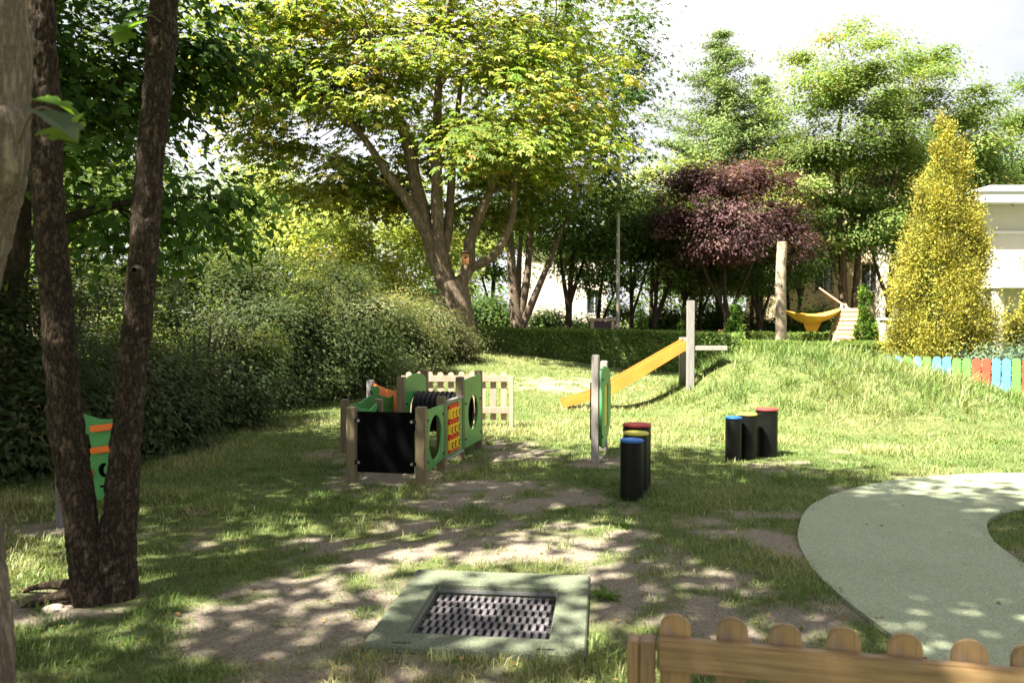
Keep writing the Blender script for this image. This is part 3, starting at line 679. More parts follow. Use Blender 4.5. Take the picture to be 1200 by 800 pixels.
# bird box on its right limb
bb = thing('bird_box', 'small brown wooden bird box fixed to the chestnut fork', 'bird box', (X(546, 23.6), 23.55, Z(311, 23.6)))
mb = MB(); mb.box((0, 0, .17), (.2, .18, .32), bev=.008); mb.build('box', M['birdbox'], bb)
mb = MB(); mb.box((0, -.02, .345), (.26, .26, .025), Matrix.Rotation(R(-10), 4, 'X'), bev=.005); mb.build('roof', M['dark_paint'], bb)
mb = MB(); mb.cyl((0, -.092, .21), .03, .01, 16, M=Matrix.Rotation(R(90), 4, 'X')); mb.build('entrance_hole', M['black_board'], bb)

cfgD = dict(n=34, sig=(.5, .5, .2), L=.165, W=.075, K=4, spread=2.8, pal=PAL_DEEP, up=1.1, out=.3, rnd=.4, droop=.4, bend=.2, mixin=.7)
tree('chestnut_tree', 'deep green chestnut with clustered stems right behind the big yellowing one', (X(606, 30), 30, 0),
     [([(0, 0, -.2), (0, 0, 1.2), (-.1, 0, 2.4), (-.3, 0, 5), (-.6, 0, 9)], .34, .08), ([(0, 0, 1.3), (.35, .1, 3), (.6, .2, 5.5), (1.4, .2, 9)], .2, .06), ([(.05, 0, 1.0), (.8, -.1, 2.8), (1.5, 0, 4.5), (2.6, 0, 7.5)], .18, .05), ([(0, .1, 1.5), (.1, .3, 4), (.3, .3, 7)], .15, .05)],
     [(1.2, 0, 7.6, 2.3, 2.1, 1.7, 56), (2.5, 0, 9.6, 2.0, 2.0, 1.7, 56), (.6, 0, 11, 2.5, 2.3, 1.8, 40), (2.3, 0, 12.3, 2.2, 2.2, 1.6, 44), (-.6, 0, 7.2, 2.0, 2.0, 1.4, 30), (2.7, -.4, 7.2, 1.6, 1.5, 1.3, 42), (-2.0, .5, 9.2, 2.2, 2, 1.6, 20), (.4, -1, 5.6, 1.4, 1.2, .8, 26), (3.3, .2, 11, 1.3, 1.3, 1.2, 30), (2.2, -.3, 5.4, 1.4, 1.2, .8, 26)],
     cfgD, M['bark_chestnut'], 32)

# trees left behind the shrubs
cfgL = dict(n=130, sig=(.46, .46, .26), L=.17, W=.10, K=1, tri=True, pal=PAL_LIGHT, up=.8, out=.5, rnd=.5, mixin=.6)
def far_tree(label, x, d, lobes, cfg, seed, stems=None, bark='bark_far', name='broadleaf_tree', group=None, z=None):
    top = max(l[2] for l in lobes)
    st = stems or [([(0, 0, -.2), (random.uniform(-.2, .2), 0, top * .35), (random.uniform(-.3, .3), random.uniform(-.3, .3), top * .95)], .05 + .016 * top, .03)]
    return tree(name, label, (x, d, h1(x, d) if z is None else z), st, lobes, cfg, M[bark], seed, group, twig_every=2)
GB = 'trees beyond the shrubs on the left'
far_tree('pale green tree rising over the shrubs beside the dark maple', -8.6, 31, [(0, 0, 5.4, 1.7, 1.7, 1.6, 30), (-1.4, 0, 4.4, 1.6, 1.6, 1.4, 26), (1.3, 0, 4.0, 1.7, 1.6, 1.4, 26), (.2, 0, 2.4, 1.8, 1.7, 1.3, 20)], cfgL, 41, group=GB)
far_tree('sunlit yellow-green tree between the shrubs and the chestnut crown', -5.0, 29, [(0, 0, 4.3, 1.7, 1.6, 1.3, 30), (-1.5, -.5, 3.6, 1.5, 1.4, 1.2, 26), (1.5, -.4, 3.6, 1.5, 1.4, 1.2, 26), (0, 0, 2.2, 1.8, 1.6, 1.2, 22)], dict(cfgL, pal=[((.26, .32, .08), 4), ((.36, .39, .11), 3), ((.17, .24, .06), 2), ((.46, .40, .12), .7)]), 42, group=GB)
far_tree('grey-green tree behind the pale one, left of the chestnut', -12.5, 40, [(0, 0, 7.0, 2.4, 2.2, 2.0, 32), (2.6, 0, 5.8, 2.2, 2.0, 1.7, 26), (-2.4, 0, 5.6, 2.2, 2.0, 1.8, 26), (0, 0, 3.4, 2.6, 2.4, 1.6, 20)], dict(cfgL, sig=(.8, .8, .5), L=.22, W=.13, pal=[((.11, .17, .06), 4), ((.17, .23, .08), 3)]), 43, group=GB)
far_tree('tall dark tree seen through the gap between maple and trunk stems', -10.5, 19, [(0, 0, 7.2, 2.2, 2, 1.8, 34), (1.6, 0, 5.2, 1.8, 1.6, 1.4, 30), (-1.6, 0, 4.8, 2.0, 1.8, 1.5, 30), (.4, 0, 3.0, 1.8, 1.6, 1.2, 24)], dict(cfgL, pal=PAL_DEEP, L=.14, W=.09), 44, group=GB)
far_tree('light-leaved tree filling the gap below the maple crown', -9.4, 16.5, [(0, 0, 4.4, 1.6, 1.4, 1.1, 30), (-1.5, 0, 3.6, 1.5, 1.4, 1.1, 28), (1.6, 0, 3.4, 1.5, 1.3, 1.0, 28), (.2, 0, 2.4, 1.6, 1.4, .9, 20)], dict(cfgL, pal=PAL_DEEP + [((.22, .29, .08), 3)], L=.13, W=.08), 47, group=GB)
far_tree('dark tree at the far left edge beyond the street side', -14.5, 23, [(0, 0, 8.2, 2.6, 2.4, 2.2, 34), (2.0, 0, 5.8, 2.2, 2, 1.6, 26), (-1.8, 0, 5.2, 2.4, 2, 1.8, 26)], dict(cfgL, pal=PAL_DEEP), 45, group=GB)
far_tree('yellowing tree glimpsed behind the left chestnut branches', -3.2, 36, [(-.8, 0, 5.4, 1.9, 1.8, 1.6, 30), (1.2, 0, 4.2, 1.8, 1.6, 1.4, 24), (0, 0, 2.4, 2, 1.6, 1.2, 18)], dict(cfgL, L=.2, W=.13), 46, group=GB)

# ------------------------------------------------------------------ trees behind the hedge
GH = 'trees in the row behind the clipped hedge'
cfgU = dict(n=100, sig=(.42, .42, .20), L=.17, W=.09, K=1, tri=True, pal=PAL_UNDER, up=.8, out=.4, rnd=.5, mixin=.6)
def row_tree(label, px, d, lean, h, seed, pal=PAL_UNDER, forks=2, r=.13, dens=26):
    x = X(px, d); g = random.Random(seed)
    st = [([(0, 0, -.2), (lean * .3, 0, h * .3), (lean * .7, .1, h * .6), (lean, 0, h)], r, .03)]
    for q in range(forks):
        sx = g.uniform(-1, 1); z0 = g.uniform(.15, .42) * h
        st.append(([(lean * .3 * z0 / (.3 * h), 0, z0), (lean * .4 + sx * .5, g.uniform(-.3, .3), z0 + h * .22), (lean * .7 + sx * 1.1, g.uniform(-.4, .4), z0 + h * .5)], r * .6, .02))
    lb = [(lean + g.uniform(-.3, .3), 0, h * .95, 1.6, 1.5, 1.1, dens), (lean - 1.1, 0, h * .78, 1.4, 1.3, .9, dens), (lean + 1.1, .1, h * .8, 1.4, 1.3, .9, dens), (lean * .5 + g.uniform(-.8, .8), -.3, h * .56, 1.1, 1.0, .6, dens // 3)]
    return tree('slender_tree', label, (x, d, 0), st, lb, dict(cfgU, pal=pal), M['bark_far'], seed, GH, twig_every=2)
row_tree('dark multi-stemmed tree before the pale wall, right of the chestnuts', 664, 32, .3, 6.4, 51, forks=4, r=.2)
row_tree('slender dark tree left of the slim grey pole', 697, 35, .5, 6.0, 52, forks=1)
row_tree('slender dark tree just right of the slim grey pole', 741, 34, -.1, 5.8, 53)
row_tree('slender forked tree between the pole and the slide post', 764, 33, .4, 6.2, 54, forks=3)
row_tree('dark forked tree left of the purple-leaved tree', 796, 34, .5, 5.8, 55, pal=[((.06, .08, .03), 3), ((.12, .08, .05), 2), ((.16, .15, .05), 1)], forks=3)
row_tree('thin dark tree under the left part of the purple crown', 818, 36, .3, 5.6, 56)
row_tree('dark tree under the right part of the purple crown', 891, 34, -.2, 5.4, 57, r=.17)
row_tree('thin dark tree behind the second chestnut stems', 575, 37, .2, 7.0, 58)
row_tree('dark tree behind the bleached log stump', 935, 38, .2, 6.4, 59, pal=PAL_DEEP)
far_tree('yellow-green tree peeking over the row left of the purple tree', X(768, 38), 38, [(0, 0, 7.4, 1.6, 1.5, 1.3, 34), (-.8, 0, 5.8, 1.7, 1.5, 1.3, 34), (.9, 0, 5.4, 1.5, 1.4, 1.1, 26)], dict(cfgL, L=.19, W=.12), 60, group=GH)
# purple-leaved plum
px_d = 31
tree('purple_plum_tree', 'purple-leaved tree standing behind the hedge', (X(850, px_d), px_d, 0),
     [([(0, 0, -.2), (.05, 0, 1.5), (-.05, 0, 3), (0, 0, 6)], .17, .04), ([(.05, 0, 1.6), (.7, 0, 3), (1.4, 0, 4.6)], .1, .03), ([(0, 0, 1.8), (-.7, 0, 3.2), (-1.3, 0, 4.6)], .1, .03)],
     [(-.1, 0, 6.9, 1.4, 1.4, 1.0, 50), (-1.2, 0, 6.2, 1.2, 1.2, 1.0, 44), (1.2, 0, 6.5, 1.3, 1.3, 1.0, 48), (1.9, 0, 5.3, 1.1, 1.0, .9, 34), (-.3, -.6, 5.0, 1.5, 1.1, .9, 40), (-1.5, 0, 4.9, .9, .9, .7, 22), (.9, -.5, 4.6, 1.2, .9, .8, 26), (-1.9, .1, 5.7, .7, .7, .6, 14), (2.5, .1, 4.5, .8, .8, .6, 16)],
     dict(n=120, sig=(.32, .32, .17), L=.13, W=.07, pal=PAL_PLUM, up=.8, out=.45, rnd=.45, mixin=.5, tri=True, grow=1.1), M['bark_far'], 61)
# larch-like conifer
def conifer(label, x, d, h, rbase, seed, name='larch_tree', pal=PAL_LARCH, z0=1.5):
    g = np.random.default_rng(seed); t = thing(name, label, 'tree', (x, d, 0)); w = Wood()
    w.add(np.array([[0, 0, -.2], [0, 0, h * .5], [0, 0, h]]), [.2, .12, .015], 8)
    Cs = []; 
    zs = np.arange(z0, h - .1, .46)
    for z in zs:
        f = (z - z0) / (h - z0); L = min(rbase, .72 * (h - z) + .06)
        for q in range(9):
            a = g.uniform(0, 6.283); l = L * g.uniform(.35, 1.15)
            e = np.array([math.cos(a) * l, math.sin(a) * l, z + l * g.uniform(-.05, .30)]); b = bez((0, 0, z), e, 6, -.12, g, .03)
            w.add(b, np.linspace(.03 * (1 - f) + .008, .004, 6), 3)
            m = max(3, int(l / .2)); tt = np.linspace(.25, 1, m)
            for s in tt: Cs.append(b[0] * (1 - s) ** 2 + 2 * b[2] * s * (1 - s) + b[-1] * s * s)
    C = np.array(Cs); 
    V, F, col = clumps_to_leaves(C, np.array([0, 0, h * .4]), 22, (.24, .24, .08), .20, .065, pal, g, 1, 2, .6, .3, .6, .5, tri=True)
    w.build('trunk', M['bark_far'], t); np_mesh('crown', V, [F], M['needle'], t, tint=col); return t
conifer('pale green feathery conifer with a pointed top above the purple tree', X(842, 40), 40, Z(36, 40), 4.2, 62, z0=3.0)
conifer('shorter feathery conifer right of the pointed one', X(890, 43), 43, Z(92, 43), 4.0, 63, z0=3.0)

# locust trees
cfgK = dict(n=175, sig=(.46, .46, .17), L=.18, W=.085, fq=.6, grow=1.3, K=1, tri=True, pal=PAL_LOCUST, up=.9, out=.3, rnd=.45, droop=.5, mixin=.6)
tree('locust_tree', 'tall feathery locust tree with paired brown trunks behind the hammock', (X(993, 35), 35, 0),
     [([(-.15, 0, -.2), (-.2, 0, 3), (-.4, 0, 6), (-.5, 0, 9), (-.2, 0, 12)], .24, .05), ([(.25, 0, -.2), (.35, 0, 3), (.7, .1, 6), (1.4, 0, 9)], .22, .05), ([(-.2, 0, 2.5), (-.9, 0, 5), (-1.7, 0, 7.5)], .12, .03), ([(.6, .1, 5.5), (1.6, 0, 7), (2.4, 0, 8.4)], .1, .03)],
     [(-.4, 0, 12.6, 1.7, 1.6, .9, 30), (-1.4, 0, 11.2, 1.5, 1.4, .8, 24), (.9, 0, 11.5, 1.6, 1.5, .8, 26), (-1.4, 0, 9.2, 1.6, 1.5, 1.0, 30), (.6, 0, 9.4, 1.9, 1.7, 1.0, 34), (-1.2, 0, 7.0, 1.8, 1.6, .9, 34), (1.4, 0, 7.4, 1.8, 1.6, 1.0, 34), (-.3, -.6, 5.4, 1.6, 1.4, .7, 26), (1.9, -.4, 5.4, 1.5, 1.4, .8, 24)],
     cfgK, M['bark_locust'], 71, 'locust trees on the right')
tree('locust_tree', 'locust tree with a rounded crown left of the golden conifer tip', (X(1040, 38), 38, 0),
     [([(0, 0, -.2), (.1, 0, 3), (.4, 0, 6), (1.2, 0, 11)], .2, .05), ([(.1, 0, 2.2), (-.7, 0, 4.5), (-1, 0, 7)], .11, .03), ([(.2, 0, 3.4), (1.4, 0, 6), (2.4, 0, 8)], .11, .03)],
     [(1.2, 0, 12.6, 1.7, 1.6, 1.0, 32), (2.6, 0, 11.6, 1.5, 1.4, .9, 28), (.2, 0, 11.0, 1.6, 1.5, .9, 28), (1.8, 0, 9.6, 2.1, 1.9, 1.1, 38), (.2, 0, 8.2, 1.9, 1.7, 1.0, 32), (2.8, 0, 8.0, 1.8, 1.6, 1.0, 30), (-.6, 0, 6.0, 1.6, 1.5, .8, 26), (1.6, 0, 6.0, 1.9, 1.6, .9, 26), (3.8, 0, 10, 1.3, 1.3, .9, 22)],
     cfgK, M['bark_locust'], 72, 'locust trees on the right')
tree('locust_tree', 'locust tree reaching the right edge over the white house', (X(1180, 41), 41, 0),
     [([(0, 0, -.2), (0, 0, 4), (.2, 0, 7), (0, 0, 11)], .22, .05), ([(0, 0, 4), (-1, 0, 6.4), (-1.8, 0, 9)], .12, .03)],
     [(-1.6, 0, 10.9, 1.7, 1.6, 1.0, 32), (.4, 0, 12.0, 1.8, 1.6, 1.0, 30), (2.2, 0, 11.2, 1.8, 1.6, 1.2, 30), (-.4, 0, 9.4, 2.2, 1.9, 1.1, 40), (1.6, 0, 8.8, 2.2, 1.9, 1.1, 36), (-1.8, 0, 8.0, 1.8, 1.6, 1.0, 30), (.4, 0, 7.0, 2, 1.8, 1.0, 30), (-3.2, 0, 9.4, 1.4, 1.4, .9, 22)],
     dict(cfgK, pal=PAL_LOCUST[:2] + [((.07, .13, .04), 3)]), M['bark_locust'], 73, 'locust trees on the right')
far_tree('dark green tree between the conifers and the locusts', X(925, 44), 44, [(0, 0, 9.6, 1.8, 1.7, 1.5, 30), (-1.0, 0, 7.6, 2, 1.8, 1.5, 34), (1.2, 0, 7.4, 2, 1.8, 1.5, 34), (0, 0, 5.2, 2.2, 2, 1.4, 30)], dict(cfgL, sig=(.6, .6, .3), L=.18, W=.11, pal=PAL_DEEP), 74, group=GH)
far_tree('deep green tree behind the golden conifer', X(1110, 46), 46, [(0, 0, 8.0, 2.2, 1.9, 1.6, 34), (-1.8, 0, 6.4, 2.0, 1.8, 1.5, 30), (1.8, 0, 7.0, 2, 1.8, 1.5, 30)], dict(cfgL, sig=(.6, .6, .3), L=.18, W=.11, pal=PAL_DEEP), 75, group=GH)

for q, (px_, d_, hh_, lab_, pl_) in enumerate([(812, 50, 8.6, 'mid-green tree filling in behind the left conifer flank', PAL_LOCUST), (880, 52, 9.4, 'mid-green tree behind the shorter feathery conifer', PAL_DEEP), (958, 50, 9.6, 'mid-green tree behind the paired locust trunks', PAL_LOCUST), (1030, 53, 10.2, 'mid-green tree between the two tall locusts', PAL_DEEP), (1092, 52, 11.0, 'mid-green tree showing left of the golden conifer top', PAL_LOCUST), (1150, 54, 11.4, 'mid-green tree above the white house roof', PAL_DEEP), (1205, 52, 11.0, 'mid-green tree at the right edge above the white house', PAL_LOCUST)]):
    far_tree(lab_, X(px_, d_), d_, [(0, 0, hh_ - .6, 1.7, 1.5, 1.4, 26), (-1.6, 0, hh_ - 2.6, 1.9, 1.6, 1.5, 28), (1.6, 0, hh_ - 2.4, 1.9, 1.6, 1.5, 28), (0, 0, hh_ - 4.4, 2.4, 1.8, 1.5, 28)], dict(cfgL, n=80, sig=(.6, .6, .32), L=.26, W=.16, pal=pl_), 175 + q, group=GH)
# ------------------------------------------------------------------ conical conifers
def thuja(label, x, d, h, r, n, seed, pal, L=.11, W=.05, name='golden_conifer', group=None, wob=.36, tip=.56):
    """upright sprays grouped into flame-shaped tufts over an uneven cone"""
    g = np.random.default_rng(seed); z0 = h1(x, d); t = thing(name, label, 'conifer', (x, d, z0), 0, group)
    w = Wood(); w.add(np.array([[0, 0, -.15], [0, 0, h * .5], [0, 0, h * .92]]), [.05 + .02 * h, .04, .008], 8)
    m = max(40, n // 330); nper = n // m
    f = np.clip((1 - np.sqrt(g.uniform(0, 1, m))) * 1.02, 0, .985); a = g.uniform(0, 6.283, m)
    prof = r * np.where(f < .14, .72 + .28 * f / .14, (1 - (f - .14) / .86) ** tip)
    big = fbm(np.stack([np.cos(a) * 1.2, np.sin(a) * 1.2, f * h * .6], 1) + seed, 3)
    rr = prof * (1 - wob + 2 * wob * big) * g.uniform(.72, 1.10, m)
    ts = r * .135 * g.uniform(.7, 1.35, m) * (.45 + .55 * (1 - f)); tone = g.uniform(.55, 1.2, m)
    C = np.stack([np.cos(a) * rr, np.sin(a) * rr, f * h], 1)
    off = g.normal(0, 1, (m * nper, 3)) * np.repeat(ts, nper)[:, None] * np.array([1, 1, 1.75])
    P = np.repeat(C, nper, 0) + off
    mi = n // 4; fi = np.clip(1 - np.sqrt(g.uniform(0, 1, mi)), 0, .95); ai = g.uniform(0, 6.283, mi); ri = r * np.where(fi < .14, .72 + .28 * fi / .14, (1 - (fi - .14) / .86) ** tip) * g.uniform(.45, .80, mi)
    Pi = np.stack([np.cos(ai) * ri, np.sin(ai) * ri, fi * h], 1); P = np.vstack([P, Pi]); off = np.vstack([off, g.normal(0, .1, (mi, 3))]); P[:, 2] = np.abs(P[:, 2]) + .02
    aa = np.arctan2(P[:, 1], P[:, 0]); O = np.stack([np.cos(aa), np.sin(aa), 0 * aa], 1); q = len(P)
    T = unit(O * .55 + unit(off) * .5 + np.array([0, 0, .6]) + g.normal(0, .6, (q, 3)))
    N = unit(g.normal(0, .6, (q, 3)) + O * .45 + unit(off) * 1.0 + np.array([0, 0, .25])); N = unit(N - T * np.sum(N * T, 1, keepdims=True))
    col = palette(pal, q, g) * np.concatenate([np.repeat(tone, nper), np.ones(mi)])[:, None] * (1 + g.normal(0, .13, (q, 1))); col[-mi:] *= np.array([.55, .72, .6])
    V, F = leaf_arrays(P, N, T, L * g.uniform(.5, 1.35, q), W * g.uniform(.7, 1.3, q), .1, -.1, 1, 1.5)
    for i in range(0, m, 3): w.add(bez((0, 0, f[i] * h * .85), C[i], 4, -.05, g), [.02, .014, .008, .004], 3)
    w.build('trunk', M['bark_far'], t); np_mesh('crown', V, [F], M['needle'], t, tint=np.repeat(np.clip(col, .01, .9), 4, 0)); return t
thuja('big golden-yellow conical conifer behind the coloured fence', X(1104, 22), 22, Z(143, 22), 1.25, 74000, 81, PAL_GOLD, .072, .038)
thuja('golden conifer cut off by the right edge of the photo', X(1236, 23.5), 23.5, 4.9, .95, 20000, 82, PAL_GOLD, .10, .05)
thuja('narrow green conifer right of the wooden pyramid', X(1013, 27.5), 27.5, Z(330, 27.5) , .42, 9000, 83, PAL_THUJA, .09, .04, 'narrow_conifer', None, .15)
thuja('small pointed conifer behind the hedge left of the slide post', X(750, 29), 29, Z(353, 29), .33, 6000, 84, PAL_THUJA, .09, .04, 'narrow_conifer', None, .15)
thuja('small pointed conifer behind the hedge right of the slide post', X(862, 29), 29, Z(347, 29), .33, 6000, 85, PAL_THUJA, .09, .04, 'narrow_conifer', None, .15)
thuja('small conifer hidden half behind the slide post', X(802, 30), 30, Z(358, 30), .3, 2500, 86, PAL_THUJA, .09, .04, 'narrow_conifer', None, .15)
def shrub(label, x, d, rx, ry, h, seed, pal=PAL_SHRUB, nl=9, nc=44, n=58, L=.085, W=.04, group=None, name='shrub', sig=(.22, .22, .15), **kw):
    """many arching stems, each ending in a leafy lobe: an uneven dome"""
    g = np.random.default_rng(seed); lobes = []; stems = []; nc = int(nc * nl / (nl + 5)); nl = nl + 5
    for q in range(nl):
        a = 2.4 * q + g.uniform(-.4, .4); k = math.sqrt((q + .35) / nl)
        lx_, ly_ = math.cos(a) * rx * .68 * k, math.sin(a) * ry * .68 * k
        top = h * (1 - .45 * k * k) * g.uniform(.72, 1.14); rz = top * .46
        lobes.append((lx_, ly_, top - rz * .95, rx * .40, ry * .40, rz, nc))
        stems.append(([(lx_ * .2, ly_ * .2, -.1), (lx_ * .5, ly_ * .5, top * .35), (lx_ * .95, ly_ * .95, top * .7)], .03, .008))
        if k > .5:
            lobes.append((lx_ * 1.12, ly_ * 1.12, h * .2, rx * .36, ry * .36, h * .2, nc // 2))
    cfg = dict(n=int(n * 1.5), sig=sig, L=L, W=W, pal=pal, up=.75, out=.75, rnd=.34, droop=.25, mixin=.85, cj=.08, tri=True); cfg.update(kw)
    return tree(name, label, (x, d, h1(x, d)), stems, lobes, cfg, M['twig'], seed, group, 'shrub', twig_every=5)
GS = 'shrubs along the left side of the lawn'
shrub('blue-green spreading juniper at the right edge under the white house', X(1190, 20.5), 20.5, 1.5, 1.0, 1.15, 90, [((.09, .15, .09), 4), ((.14, .20, .13), 3)], 6, 26, 30, .14, .03, name='juniper', mat=M['needle'])
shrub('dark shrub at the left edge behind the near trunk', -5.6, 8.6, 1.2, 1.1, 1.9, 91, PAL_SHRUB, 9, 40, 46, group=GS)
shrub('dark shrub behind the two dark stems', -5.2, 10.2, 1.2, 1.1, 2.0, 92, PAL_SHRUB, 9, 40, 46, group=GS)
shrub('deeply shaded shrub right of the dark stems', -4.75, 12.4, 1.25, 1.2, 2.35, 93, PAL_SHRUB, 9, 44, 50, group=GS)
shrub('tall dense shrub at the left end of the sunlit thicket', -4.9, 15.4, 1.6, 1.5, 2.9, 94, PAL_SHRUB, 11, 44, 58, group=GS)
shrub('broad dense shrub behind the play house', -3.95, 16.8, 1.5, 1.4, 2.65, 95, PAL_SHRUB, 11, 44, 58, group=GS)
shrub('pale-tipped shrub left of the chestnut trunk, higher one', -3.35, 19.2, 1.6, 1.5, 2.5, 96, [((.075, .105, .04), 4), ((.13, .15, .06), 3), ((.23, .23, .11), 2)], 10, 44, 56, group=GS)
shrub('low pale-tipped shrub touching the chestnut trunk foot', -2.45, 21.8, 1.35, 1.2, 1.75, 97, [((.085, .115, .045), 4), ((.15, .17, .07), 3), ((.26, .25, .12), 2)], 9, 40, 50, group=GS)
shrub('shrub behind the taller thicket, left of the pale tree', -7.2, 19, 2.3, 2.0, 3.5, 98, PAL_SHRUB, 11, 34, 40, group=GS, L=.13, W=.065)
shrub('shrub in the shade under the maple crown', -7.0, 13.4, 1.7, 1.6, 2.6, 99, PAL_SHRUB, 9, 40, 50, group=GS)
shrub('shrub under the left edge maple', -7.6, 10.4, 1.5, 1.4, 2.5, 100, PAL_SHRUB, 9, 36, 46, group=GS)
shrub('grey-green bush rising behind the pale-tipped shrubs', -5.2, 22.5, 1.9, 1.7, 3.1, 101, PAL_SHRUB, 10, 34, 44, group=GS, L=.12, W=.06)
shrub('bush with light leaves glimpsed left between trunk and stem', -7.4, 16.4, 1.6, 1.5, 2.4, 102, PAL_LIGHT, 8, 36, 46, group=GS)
# understorey behind the hedge
GUS = 'bushes in the dim understorey behind the hedge'
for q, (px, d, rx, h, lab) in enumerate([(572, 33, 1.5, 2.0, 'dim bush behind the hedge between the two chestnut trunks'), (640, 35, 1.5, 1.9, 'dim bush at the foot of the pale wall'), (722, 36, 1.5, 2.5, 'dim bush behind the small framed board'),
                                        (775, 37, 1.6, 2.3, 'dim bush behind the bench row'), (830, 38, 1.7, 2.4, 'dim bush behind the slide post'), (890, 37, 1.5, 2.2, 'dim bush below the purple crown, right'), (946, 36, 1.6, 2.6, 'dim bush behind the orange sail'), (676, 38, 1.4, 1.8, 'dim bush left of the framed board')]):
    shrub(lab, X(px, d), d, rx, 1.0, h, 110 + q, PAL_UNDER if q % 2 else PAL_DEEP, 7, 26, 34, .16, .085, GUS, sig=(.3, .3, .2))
far = []
g = np.random.default_rng(140)
fx = np.linspace(-75, 75, 150); C = []
for x in fx:
    hh = 5.5 + 2.5 * math.sin(x * .21) + 1.6 * math.sin(x * .57 + 1)
    for q in range(5): C.append((x + g.normal(0, .8), 70 + g.normal(0, 2.5), g.uniform(.3, hh)))
V, F, col = clumps_to_leaves(np.array(C), np.array([0, 80, 0]), 30, (.9, .9, .6), .55, .32, PAL_DEEP, g, 1, 2, .7, .4, .5)
tag(np_mesh('far_wood', V, [F], M['leaf'], tint=col), 'mass of far trees closing the view behind the garden', 'woodland', kind='stuff')

# ------------------------------------------------------------------ hedges
def hedge(label, a, b, thick, top0, top1, n, seed, pal, L=.085, W=.05):
    g = np.random.default_rng(seed); a = np.array(a, float); b = np.array(b, float); ln = np.linalg.norm(b - a); ang = math.atan2(b[1] - a[1], b[0] - a[0])
    t = thing('hedge', label, 'hedge', (a[0], a[1], 0), ang)
    nn = 40; us = np.linspace(0, ln, nn); gz = height(a[0] + (b[0] - a[0]) * us / ln, a[1] + (b[1] - a[1]) * us / ln)
    hts = np.maximum(.5, np.linspace(top0, top1, nn) - gz); h = float(hts.mean())
    # twiggy inside
    w = Wood()
    for q in range(int(ln * 9)):
        u = g.uniform(.05, ln - .05); v = g.uniform(-thick * .3, thick * .3); z = np.interp(u, us, gz)
        w.add(bez((u, v * .3, z - .1), (u + g.normal(0, .25), v, z + np.interp(u, us, hts) * g.uniform(.6, .93)), 5, 0, g, .08), np.linspace(.02, .004, 5), 3)
    w.build('stems', M['twig'], t)
    per = np.array([thick * 1.25, h, h * .35]); face = g.choice(3, n, p=per / per.sum())
    u = g.uniform(0, ln, n); s = g.uniform(0, 1, n)
    dep = .20 * g.uniform(0, 1, n) ** 1.6
    bump = (fbm(np.stack([u * 1.6, s * 2, face * 7.1], 1), 3) - .5) * .16
    y = np.where(face == 0, (s - .5) * thick, np.where(face == 1, -thick / 2 + dep - bump, thick / 2 - dep + bump))
    hu = np.interp(u, us, hts); z = np.where(face == 0, hu - dep + bump, s * hu) + np.interp(u, us, gz)
    P = np.stack([u, y, z], 1)
    O = np.where((face == 0)[:, None], [[0, 0, 1.0]], np.where((face == 1)[:, None], [[0, -1.0, .25]], [[0, 1.0, .25]]))
    N = unit(O * .8 + g.normal(0, .55, (n, 3)) + np.array([0, 0, .3])); T = g.normal(0, 1, (n, 3)) + np.array([0, 0, .2]); T = unit(T - N * np.sum(N * T, 1, keepdims=True))
    col = palette(pal, n, g) * (1 + g.normal(0, .18, (n, 1))) * (.8 + .4 * vnoise(P * 1.5)[:, None])
    V, F = leaf_arrays(P, N, T, L * g.uniform(.6, 1.3, n), W * g.uniform(.7, 1.2, n))
    np_mesh('foliage', V, [F], M['leaf'], t, tint=np.repeat(np.clip(col, .005, .9), 4, 0)); return t
hedge('long clipped hedge starting at the chestnut trunk, shaded on its left', (X(548, 26.5), 26.5), (X(870, 25.0), 25.0), 1.5, 1.33, 1.16, 40000, 150, PAL_HEDGE)
hedge('sunlit clipped hedge behind the mound, reaching to the golden conifer', (X(872, 23.6), 23.6), (X(1075, 23.2), 23.2), 1.0, .95, .93, 18000, 151, PAL_HEDGE2)
hedge('thin clipped hedge line farther back by the slide post', (X(690, 30.5), 30.5), (X(1075, 28.5), 28.5), 1.0, 1.12, 1.1, 18000, 152, PAL_HEDGE2)

